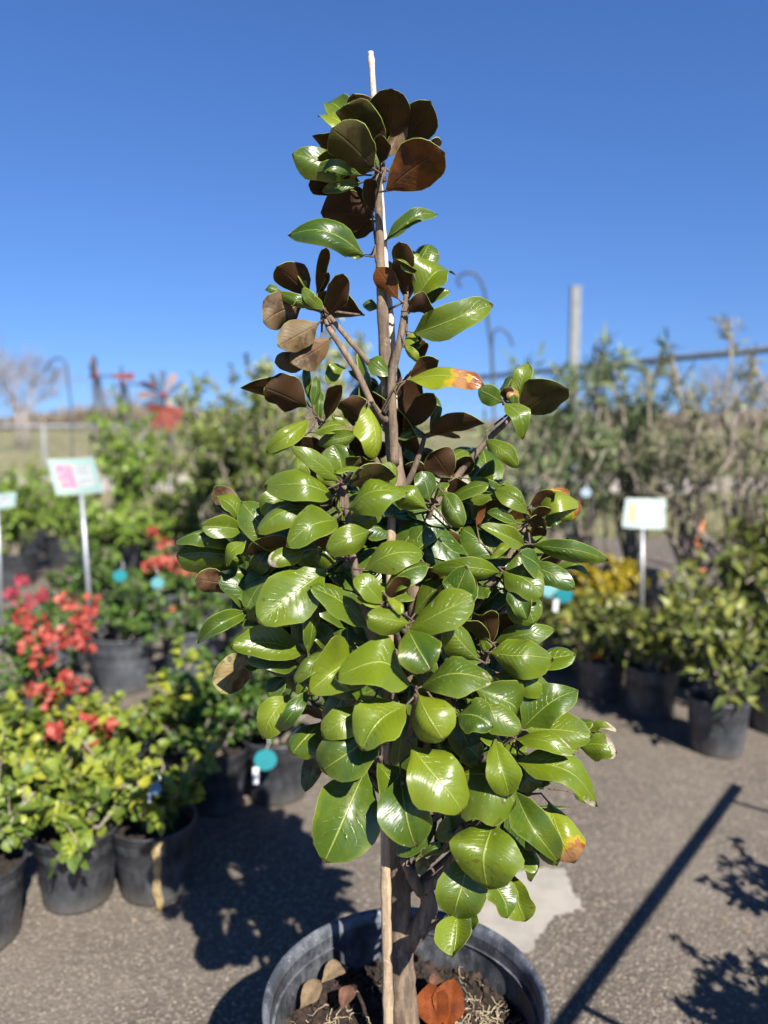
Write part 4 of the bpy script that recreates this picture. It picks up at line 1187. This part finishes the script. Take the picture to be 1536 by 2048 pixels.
# ------------------------------------------------------------------ RIGHT SIDE PLANTS
plant('lant', 0, 1432, 3.20, 'leafy shrub in the sunlit black pot at the right, nearest the right edge', sc=.98, rz=.4)
plant('lant', 1, 1300, 3.62, 'leafy shrub in a shaded pot, left neighbour of the sunlit pot', rz=2.0, sc=.98)
plant('lant', 2, 1200, 3.85, 'leafy shrub with orange blossoms, left end of the right hand row', rz=1.0, sc=.95, sz=.9)
plant('lant', 0, 1560, 3.42, 'leafy shrub cut by the right edge, with a shaded pot', rz=4.0, sc=1.1)
plant('lant', 1, 1390, 4.05, 'leafy shrub in the second row on the right, below the orange marker', rz=5.0, sc=1.0)
plant('lant', 2, 1120, 4.3, 'sparse leafy shrub beside the yellow plants, close right of the magnolia', rz=3.0, sc=.9, sz=.9)
o = plant('lant', 0, 1490, 4.5, 'leafy shrub in the second row at the right edge', rz=1.5, sc=1.1, sz=1.1)
flowers(PROTO[('lant', 2)], [(1128, 1240, .1), (1192, 1305, -.1), (1195, 1312, -.1), (1165, 1290, 0), (1325, 1330, -.2)], 'orangefl', .022, .022, 12, 200)
plant('yellow', 0, 1175, 4.9, 'yellow leaved plant behind the right hand leaves of the magnolia', sc=1.05)
plant('yellow', 0, 1232, 5.1, 'yellow leaved plant left of the orange flower sign stake', rz=2.0)
plant('ole', 0, 1075, 5.2, 'tall oleander nearest the right side of the magnolia', 'potted shrub', sc=1.02)
plant('ole', 1, 1165, 5.5, 'tall oleander in front of the grey post', 'potted shrub', sc=1.04)
plant('ole', 0, 1262, 5.6, 'tall oleander between the grey post and the dry shrubs', 'potted shrub', rz=2.2, sc=1.06, sz=1.03)
plant('dry', 0, 1370, 5.0, 'thin dry shrub with bare lower stems, right of the orange flower sign', 'potted shrub', sc=1.0)
plant('dry', 1, 1470, 4.7, 'thin dry shrub with bare lower stems, second from the right edge', 'potted shrub', sc=.98)
plant('dry', 0, 1560, 5.1, 'thin dry shrub cut by the right edge', 'potted shrub', rz=2.0, sc=1.0)
plant('lant', 1, 1545, 4.2, 'taller leafy shrub in the second row, cut by the right edge', rz=4.0, sc=1.15, sz=1.35)
# shrubs standing beside the photographer, whose shadows reach into the picture
plant('dark', 0, 0, 1.50, 'dark shrub out of view at the right, shadow on the paving', x=1.53, sc=.66, sz=.85)
plant('dark', 1, 0, 1.0, 'dark shrub out of view at the lower right, shadow on the paving', x=1.24, sc=.78, sz=.72)
plant('dark', 0, 0, .72, 'dark shrub out of view nearest the photographer, shadow at the corner', x=1.75, sc=.72, sz=.8, rz=1)

plant('dark', 0, 0, .88, 'dark shrub out of view at the lower right, right neighbour of the first', x=1.52, sc=.75, sz=.78, rz=3)
plant('dark', 1, 0, 1.28, 'dark shrub out of view at the right, between the other two rows', x=1.80, sc=.7, sz=.8, rz=2)
# ------------------------------------------------------------------ signs
M['white'] = simple('sign_white', (.38, .39, .385), .5, .06, 8, bmp=0)
M['teal'] = simple('sign_teal', (.24, .37, .33), .5, .1, 8, bmp=0)
M['galv'] = simple('galvanised_steel', (.42, .44, .45), .45, .2, 20, metal=.6)
M['ink'] = simple('sign_grey_ink', (.16, .18, .19), .5, .1, 8, bmp=0)
M['gink'] = simple('sign_green_ink', (.25, .50, .42), .5, .1, 8, bmp=0)
def mat_photo(name, stops, s):
    m, t, b = new_mat(name); f = noise(t, s, 3, .6, objco(t)); t.links.new(ramp(t, f, stops), b.inputs['Base Color']); b.inputs['Roughness'].default_value = .35; return m
M['ph_pink'] = mat_photo('printed_pink_flowers', [(.3, (.55, .50, .25)), (.42, (.80, .25, .25)), (.58, (.80, .12, .30)), (.72, (.80, .40, .38))], 40)
M['ph_orange'] = mat_photo('printed_orange_flowers', [(.30, (.05, .09, .03)), (.38, (.20, .22, .05)), (.43, (.50, .16, .02)), (.7, (.60, .28, .05))], 30)
def sign(corners, Y, photo, label, foot_px, kind=0):
    # corners: top left, top right, bottom right, bottom left in the photograph
    tl, tr, br_, bl = [at(px, py, Y + (0.05 if i < 2 else -.03)) for i, (px, py) in enumerate(corners)]
    cen = (tl + tr + br_ + bl) / 4
    ground = Vector((on_ground(foot_px, Y).x, Y, 0))
    o = empty('plant_sign', ground, label, 'sign', 'plant information signs on metal stakes')
    nrm = (tr - tl).cross(bl - tl).normalized()
    if nrm.y > 0: nrm = -nrm
    def q(u, v, off=0):
        # bilinear with a slight bend of the card
        p = (tl * (1 - u) + tr * u) * (1 - v) + (bl * (1 - u) + br_ * u) * v
        return p + nrm * (off - .012 * math.sin(math.pi * u)) - ground
    def panel(name, u0, u1, v0, v1, off, mat, par=o, th=.0015):
        mb = MB(); n = 10; V = []
        for i in range(n + 1):
            u = u0 + (u1 - u0) * i / n
            V += [q(u, v0, off), q(u, v1, off), q(u, v0, off - th), q(u, v1, off - th)]
        F = []
        for i in range(n):
            a = i * 4; F += [(a, a + 4, a + 5, a + 1), (a + 2, a + 3, a + 7, a + 6), (a, a + 2, a + 6, a + 4), (a + 1, a + 5, a + 7, a + 3)]
        F += [(0, 1, 3, 2), (n * 4, n * 4 + 2, n * 4 + 3, n * 4 + 1)]
        mb.add(V, F); return mb.build(name, mat, par, smooth=False)
    card = panel('card', 0, 1, 0, 1, 0, M['white'], th=.003)
    panel('border', .02, .98, .03, .97, .0018, M['teal'], card)
    panel('photograph', .12, .47, .18, .82, .0036, M[photo], card)
    panel('text_field', .52, .87, .18, .82, .0036, M['white'], card)
    for k in range(6):
        panel('text_line', .55, (.84, .78, .83, .70, .81, .64)[k], .24 + k * .095, .262 + k * .095, .0054, M['gink' if k == 3 else 'ink'], card)
    mb = MB(); top = q(.5, .97, -.012)
    mb.tube([Vector((0, 0, 0)), Vector((top.x, top.y, top.z)) * .5, top], .013, 10); mb.build('stake', M['galv'], o)
    return o
sign([(94, 918), (186, 914), (207, 984), (113, 990)], 4.15, 'ph_pink', 'tilted white card sign with a pink flower photo on a steel stake', 190)
sign([(1252, 996), (1331, 997), (1330, 1058), (1244, 1054)], 4.7, 'ph_orange', 'white and pale green card sign with an orange flower photo, on the right', 1283)
sign([(-50, 985), (33, 984), (30, 1014), (-48, 1018)], 4.6, 'ph_pink', 'white card sign cut by the left edge of the picture', 5)

# ------------------------------------------------------------------ round turquoise tags
M['tagc'] = simple('turquoise_plastic', (.01, .19, .21), .4, .1, 10, bmp=0)
M['tagp'] = simple('pale_blue_plastic', (.11, .19, .27), .5, .1, 10, bmp=0)
M['tagw'] = simple('white_plastic', (.75, .75, .74), .35, .05, 10, bmp=0)
def plant_tag(px, py, Y, r, label, mat='tagc', tilt=0, strip=True):
    c = at(px, py, Y); o = empty('plant_tag', c, label, 'tag', 'turquoise plant tags')
    mb = MB(); n = 20; V = []
    for s_ in (-.0012, .0012):
        for k in range(n):
            a = 2 * math.pi * k / n; V.append((r * math.cos(a), s_, r * .9 * math.sin(a)))
    F = [tuple(range(n)), tuple(range(2 * n - 1, n - 1, -1))] + [(k, k + n, (k + 1) % n + n, (k + 1) % n) for k in range(n)]
    mb.add(V, F); mb.build('disc', M[mat], o, smooth=False)
    if strip:
        mb = MB(); mb.box((-r * .8, -.004, -r * 1.3), (r * .5, .0016, r * 1.4)); mb.build('price_strip', M['tagw'], o, smooth=False)
    mb = MB(); mb.tube([(0, .003, r * .8), (.01, .006, r * 1.5), (0, .01, r * 2.4)], .0015, 5); mb.build('tie', M['tagw'], o)
    o.rotation_euler = (R(-20), 0, tilt)
plant_tag(531, 1520, 2.58, .040, 'round turquoise tag with a white strip, in front of the grey lit pot')
plant_tag(240, 1152, 3.75, .034, 'turquoise tag left of the two over the large pots', strip=False)
plant_tag(315, 1166, 3.75, .032, 'turquoise tag right of the two over the large pots', strip=False, tilt=.5)
plant_tag(1098, 1178, 3.7, .045, 'turquoise tag beside the yellow plants, nearest the magnolia', strip=False)
plant_tag(1128, 1190, 3.65, .042, 'turquoise tag beside the yellow plants, the right hand one', strip=True, tilt=-.4)
plant_tag(311, 1578, 1.98, .017, 'tiny pale turquoise tag among the leaves of the front left plants', 'tagp', strip=True)
plant_tag(1172, 985, 4.9, .034, 'pale blue tag hanging in the oleanders at the right', 'tagp', strip=False)
# dry strand hanging from the pot
M['straw'] = simple('dry_straw', (.50, .38, .18), .8, .3, 60)
mb = MB(); base = on_ground(318, 2.06)
yy = 2.055
top = at(312, 1685, yy)
for s_ in range(9):
    pts = []; ox_ = random.uniform(-.006, .006)
    for k in range(8):
        f = k / 7; p = at(312 + 8 * math.sin(k * 1.1 + s_) * .5 + 8 * f * (1 if s_ % 2 else .4), 1685 + (135 + s_) * f, yy + .035 * f); p.x += ox_ + random.uniform(-.004, .004); pts.append(p - top)
    mb.tube(pts, .0022, 5, jit=.3)
o = mb.build('dry_stem', M['straw']); o.location = top; tag(o, 'dry straw coloured strand hanging down the side of a black pot', 'dry stem')

# ------------------------------------------------------------------ fence, post, hooks
M['steel'] = simple('fence_steel', (.23, .25, .28), .5, .3, 6, metal=.3)
M['post'] = simple('weathered_grey_post', (.27, .28, .28), .8, .25, 9)
M['iron'] = simple('dark_iron', (.05, .055, .06), .5, .3, 20)
def fence(p0, p1, h, n, label, r=.03, wire=.11):
    p0, p1 = Vector(p0), Vector(p1); o = empty('chain_link_fence', p0, label, 'fence'); d = p1 - p0
    mb = MB(); mb.tube([(0, 0, h), d * .5 + Vector((0, 0, h)), d + Vector((0, 0, h))], r, 10); mb.build('top_rail', M['steel'], o)
    for k in range(n + 1):
        q = d * (k / n); mb = MB(); mb.tube([q, q + Vector((0, 0, h + .04))], r * 1.2, 10); mb.build('post', M['post'], o)
    mb = MB(); L = d.length; u = d / L; m_ = int((L + h) / wire)
    for sgn in (1, -1):
        for k in range(m_):
            s = k * wire
            a0, a1 = (s - h, 0), (s, h)
            x0, z0 = a0; x1, z1 = a1
            if x0 < 0: z0 += -x0; x0 = 0
            if x1 > L: z1 -= x1 - L; x1 = L
            if x1 <= x0: continue
            if sgn < 0: z0, z1 = h - z0, h - z1
            off = Vector((u.y, -u.x, 0)) * (.004 * sgn)
            mb.tube([u * x0 + Vector((0, 0, max(z0, .02))) + off, u * x1 + Vector((0, 0, max(z1, .02))) + off], .0016, 3, cap=False)
    mb.build('wire_mesh', M['galv'], o)
fence((-14.5, 17.5, 0), (-5.6, 17.9, 0), 1.32, 4, 'low chain link fence with a steel top rail before the field, on the left', .035, .16)
A_ = at(1560, 698, 6.0); B_ = at(835, 773, 11.6)
fence((A_.x + .8, 4.4, 0), (B_.x, 11.6, 0), 1.98, 2, 'tall chain link fence with dark top rail behind the oleanders', .030, .16)
o = empty('fence_post', on_ground(1137, 8.4), 'tall pale grey square post rising above the oleanders into the sky', 'post')
hh = at(1137, 577, 8.4).z
mb = MB(); mb.box((0, 0, hh / 2), (.098, .098, hh)); mb.build('shaft', M['post'], o, smooth=False)
mb = MB(); mb.box((0, 0, hh + .012), (.107, .107, .02)); mb.build('cap', M['post'], o, smooth=False)
def hook(pts, Y, foot, label, r=.011):
    P = [at(a, b_, Y) for a, b_ in pts]; base = on_ground(foot, Y); o = empty('shepherd_hook', base, label, 'plant hook', 'iron shepherd hooks')
    p, rr_ = smooth_poly(P, [r] * len(P), 5)
    mb = MB(); mb.tube([q - base for q in p], r, 8); mb.build('hook', M['iron'], o)
    mb = MB(); mb.tube([(0, 0, 0), P[-1] - base], r * 1.02, 8); mb.build('rod', M['iron'], o)
hook([(922, 575), (915, 560), (925, 548), (945, 546), (960, 560), (970, 590), (975, 640), (982, 690)], 6.3, 1003, 'dark iron shepherd hook curling against the sky right of the magnolia')
hook([(1025, 692), (1018, 672), (1002, 658), (988, 664), (984, 690), (986, 730)], 6.4, 996, 'small iron shepherd hook curling right, low beside the taller one', .009)
hook([(92, 745), (98, 725), (118, 716), (132, 728), (136, 760), (142, 810)], 8.2, 152, 'iron shepherd hook on the left against the bare trees', .010)
# orange marker
o = empty('marker_post', on_ground(1391, 7.2), 'orange marker post standing behind the shrubs at the right', 'marker')
M['orange'] = simple('orange_plastic', (.72, .22, .08), .5, .1, 10)
z1 = at(1391, 1035, 7.2).z; mb = MB(); mb.tube([(0, 0, 0), (0, 0, z1)], .05, 12); mb.build('shaft', M['orange'], o)
mb = MB(); mb.lathe([(.11, 0), (.11, .02), (.055, .03), (.052, .06)], sides=20); mb.build('foot', M['orange'], o)

# ------------------------------------------------------------------ garden windmills
M['redm'] = simple('red_painted_metal', (.22, .04, .022), .7, .3, 10)
M['bluem'] = simple('dark_blue_metal', (.05, .08, .14), .4, .2, 10)
M['palem'] = simple('pale_blue_metal', (.11, .14, .18), .8, .2, 10)
M['bronze'] = simple('bronze_metal', (.40, .25, .16), .4, .3, 10)
def windmill(px, py, Y, rad, yaw, label, nb=12, mats=('bluem', 'palem', 'bronze'), tail='redm', lean=0):
    c = at(px, py, Y); base = Vector((c.x, Y, 0)); o = empty('garden_windmill', base, label, 'garden windmill', 'metal garden windmills', rz=0)
    rot = Matrix.Rotation(yaw, 3, 'Z'); H = c.z
    for k in range(nb):
        a = 2 * math.pi * k / nb; d = Vector((math.cos(a), 0, math.sin(a))); s = Vector((-math.sin(a), 0, math.cos(a)))
        V = []; prof = [(.16, .03), (.45, .09), (.75, .13), (.95, .12), (1.0, .04)]
        for (t_, w_) in prof:
            for sg in (-1, 1): V.append(rot @ (d * rad * t_ + s * rad * w_ * sg + Vector((0, -.02 + .045 * sg * rad, 0))) + Vector((0, 0, H)))
        n0 = len(V); V += [v + rot @ Vector((0, .003, 0)) for v in V]
        F = []
        for i in range(len(prof) - 1):
            A0 = 2 * i; F += [(A0, A0 + 1, A0 + 3, A0 + 2), (A0 + n0, A0 + 2 + n0, A0 + 3 + n0, A0 + 1 + n0), (A0, A0 + 2, A0 + 2 + n0, A0 + n0), (A0 + 1, A0 + 1 + n0, A0 + 3 + n0, A0 + 3)]
        mb = MB(); mb.add(V, F); mb.build('blade', M[mats[k % len(mats)]], o, smooth=False)
    mb = MB(); mb.tube([rot @ Vector((0, -.05, 0)) + Vector((0, 0, H)), rot @ Vector((0, .02, 0)) + Vector((0, 0, H))], rad * .14, 16); mb.build('hub', M['redm'], o)
    mb = MB(); bk = rot @ Vector((0, .5 * rad * 2.2, 0))
    mb.tube([rot @ Vector((0, .02, 0)) + Vector((0, 0, H)), bk * .8 + Vector((0, 0, H))], .010, 8); mb.build('tail_rod', M['iron'], o)
    mb = MB(); u_ = rot @ Vector((0, 1, 0))
    P = [bk * .7 + Vector((0, 0, H - .02)), bk * .7 + Vector((0, 0, H + .02)), bk + u_ * .15 + Vector((0, 0, H + .06 * rad * 3)), bk + u_ * .15 + Vector((0, 0, H - .06 * rad * 3))]
    sd = rot @ Vector((1, 0, 0)) * .003; mb.add([p - sd for p in P] + [p + sd for p in P], [(0, 1, 2, 3), (7, 6, 5, 4), (0, 4, 5, 1), (1, 5, 6, 2), (2, 6, 7, 3), (3, 7, 4, 0)]); mb.build('tail_vane', M[tail], o, smooth=False)
    mb = MB()
    for sx, sy in ((-1, -1), (1, -1), (1, 1), (-1, 1)): mb.tube([(sx * .16, sy * .16 + .06, 0), (sx * .015, sy * .015 + .06, H - .03)], .009, 6)
    for k in range(1, 4):
        f = k / 4; s_ = .16 * (1 - f) + .015 * f; z = (H - .03) * f
        mb.tube([(-s_, -s_ + .06, z), (s_, -s_ + .06, z), (s_, s_ + .06, z), (-s_, s_ + .06, z), (-s_, -s_ + .06, z)], .006, 5)
    mb.build('tower', M['iron'], o)
    return o
windmill(327, 790, 7.8, .24, R(12), 'metal garden windmill facing the camera with spread blades and red hub', 12, ('palem', 'bluem', 'bronze', 'palem'))
windmill(192, 752, 8.4, .22, R(-80), 'metal garden windmill seen nearly edge on, the darker leftmost one', 12, ('bluem', 'bluem', 'bronze'))
windmill(247, 768, 8.8, .21, R(-70), 'pale metal garden windmill seen nearly edge on, between the other two', 12, ('palem', 'palem', 'bluem'))
# red birdhouse like ornament hanging under the facing windmill
o = empty('garden_spinner', on_ground(333, 7.5), 'red metal flower spinner on a rod just below the facing windmill', 'garden ornament')
c = at(333, 838, 7.5) - o.location
mb = MB(); mb.tube([(0, .03, 0), (c.x, .03, c.z)], .009, 8); mb.build('rod', M['iron'], o)
for k, (dx, dz, ln, an) in enumerate(((-.09, 0.05, .24, 115), (-.02, .03, .26, 85), (.06, .02, .25, 62), (.11, .09, .17, 30), (-.11, .12, .14, 170))):
    a = -R(an); d = Vector((math.cos(a), 0, math.sin(a))); s = Vector((-d.z, 0, d.x)); b0 = c + Vector((dx * .3, 0, .12))
    V = []
    for t_, w_ in ((0, .01), (.4, .05), (.8, .06), (1, .012)):
        w_ = w_ * .72; ln_ = ln * .85
        V += [b0 + d * ln * t_ + s * w_ + Vector((0, -.03 * t_, 0)), b0 + d * ln * t_ - s * w_ + Vector((0, -.03 * t_ - .02, 0))]
    n0 = len(V); V += [v + Vector((0, .003, 0)) for v in V]; F = []
    for i in range(3): A0 = 2 * i; F += [(A0, A0 + 1, A0 + 3, A0 + 2), (A0 + n0, A0 + 2 + n0, A0 + 3 + n0, A0 + 1 + n0), (A0, A0 + 2, A0 + 2 + n0, A0 + n0), (A0 + 1, A0 + 1 + n0, A0 + 3 + n0, A0 + 3)]
    mb = MB(); mb.add(V, F); mb.build('petal', M['redm'], o, smooth=False)

# ------------------------------------------------------------------ bare trees and far scrub
M['bare'] = mat_bark('bare_grey_wood', (.30, .26, .24), (.20, .17, .155), 6)
def bare_tree(name, x, y, h, seed, label, spread=.5, parts=True):
    r = random.Random(seed); o = empty(name, (x, y, 0), label, 'tree', 'bare winter trees beyond the field')
    tb = MB(); cb = MB()
    tb.tube([(0, 0, -.1), (.05 * h * .1, 0, h * .15), (0, 0, h * .3)], [h * .022, h * .018, h * .015], 8); tb.build('trunk', M['bare'], o)
    def rec(p, d, l, rad, dep):
        q = p + d * l * .5 + Vector((r.uniform(-1, 1), r.uniform(-1, 1), r.uniform(-1, 1))) * l * .06; e = p + d * l
        cb.tube([p, q, e], [rad, rad * .85, rad * .65], 5 if dep < 2 else 3, cap=False)
        if dep >= 5: return
        for k in range(3 if dep < 4 else 4):
            nd = (d + Vector((r.gauss(0, spread), r.gauss(0, spread), r.gauss(.08, spread * .6)))).normalized()
            rec(p + d * l * r.uniform(.55, 1.0), nd, l * r.uniform(.62, .82), rad * .58, dep + 1)
    for k in range(5):
        a = 2 * math.pi * k / 5; rec(Vector((0, 0, h * (.22 + .02 * k))), Vector((math.cos(a) * .6, math.sin(a) * .6, .9)).normalized(), h * .24, h * .010, 1)
    cb.build('crown', M['bare'], o)
bare_tree('bare_tree', -17.6, 38, 6.4, 1, 'large bare winter tree at the left edge beyond the field')
bare_tree('bare_tree', -20.8, 44, 6.3, 2, 'bare winter tree partly cut by the left edge, behind the large one')
bare_tree('bare_tree', 22.5, 50, 6.9, 4, 'round topped bare tree beyond the fence rail at the right', .6)
bare_tree('bare_tree', 26.5, 52, 5.9, 5, 'bare tree cut by the right edge beyond the fence', .6)
bare_tree('bare_tree', -24, 70, 6.0, 6, 'small bare tree on the far side of the field at the left')
# far scrub: one mass
def scrub(name, y0, y1, x0, x1, n, h, mat, label, seed):
    q = np.random.default_rng(seed)
    X = q.uniform(x0, x1, n); Y = q.uniform(y0, y1, n); hh = h * (.55 + .45 * np.sin(X * .11 + seed) * np.sin(X * .043 + 1)) * q.uniform(.6, 1.1, n); Z = hh * q.random(n) ** .6
    A = q.normal(size=(n, 3)) * .5; A[:, 2] += 1
    o = leaf_mesh(name, np.stack([X, Y, Z], 1), A, q.normal(size=(n, 3)) + np.array([0, -1, .5]), q.uniform(.5, 1.2, n) * h * .35, .22 * h * .35, M[mat]); tag(o, label, 'scrub', kind='stuff')
M['scrub'] = mat_leaf('winter_scrub', [(0, (.13, .10, .075)), (.5, (.20, .16, .12)), (1, (.27, .23, .15))], .9, .0)
M['scrubg'] = mat_leaf('winter_scrub_green', [(0, (.09, .10, .05)), (.5, (.16, .16, .09)), (1, (.25, .23, .14))], .9, .0)
scrub('far_scrub', 120, 150, -110, 110, 26000, 4.2, 'scrub', 'brown winter scrub along the horizon', 3)
scrub('field_scrub', 30, 60, -50, 50, 9000, .7, 'scrubg', 'dry weeds and scrub across the far field', 5)
# dry grass in the field
n = 60000; q = np.random.default_rng(8); X = q.uniform(-16, 16, n); Y = 9.4 + 22 * q.random(n) ** 1.4
keep = ~((Y > 15.3) & (Y < 20.7)); X, Y = X[keep], Y[keep]; n = len(X)
A = q.normal(size=(n, 3)) * .45; A[:, 2] += 1
M['grass'] = mat_leaf('dry_grass_blades', [(0, (.14, .18, .05)), (.5, (.26, .25, .12)), (1, (.42, .36, .22))], .8, .2)
o = leaf_mesh('grass', np.stack([X, Y, np.full(n, -.012)], 1), A, q.normal(size=(n, 3)), q.uniform(.06, .17, n), .014, M['grass']); tag(o, 'dry tan and green grass of the field beyond the paving', 'grass', kind='stuff')

# ------------------------------------------------------------------ display frame at the right, outside the picture: its shadow crosses the paving
H_ = 1.0
k_ = math.tan(R(90 - SUN_EL)); sh = Vector((-math.sin(R(SUN_AZ)) * k_, math.cos(R(SUN_AZ)) * k_, 0))
Bp = gnd(1472, 1575) - sh * H_; Ap = gnd(1130, 2040) - sh * H_
dv = (Ap - Bp).normalized(); side = Vector((dv.y * -1, dv.x, 0));
if side.x < 0: side = -side
o = empty('display_frame', (Bp.x, Bp.y, 0), 'steel display frame out of view at the right, casting the long bar shadow', 'display frame')
L_ = (Ap - Bp).length + .12
def fp(s, t_, z): return dv * s + side * t_ + Vector((0, 0, z))
mb = MB(); mb.tube([fp(-.02, 0, H_), fp(L_, 0, H_)], .017, 10); mb.build('rail', M['galv'], o)
mb = MB(); mb.tube([fp(-.02, 1.1, H_), fp(L_, 1.1, H_)], .024, 10); mb.build('rail', M['galv'], o)
for s_ in (.12, (Ap - Bp).length - .07):
    mb = MB(); mb.tube([fp(s_, 0, H_ - .01), fp(s_, 1.1, H_ - .01)], .010, 8); mb.build('crossbar', M['galv'], o)
for s_ in (.12, L_ - .1):
    for t_ in (1.05, 1.45):
        mb = MB(); mb.tube([fp(s_, t_, 0), fp(s_, 1.1, H_)], .015, 8); mb.build('leg', M['galv'], o)
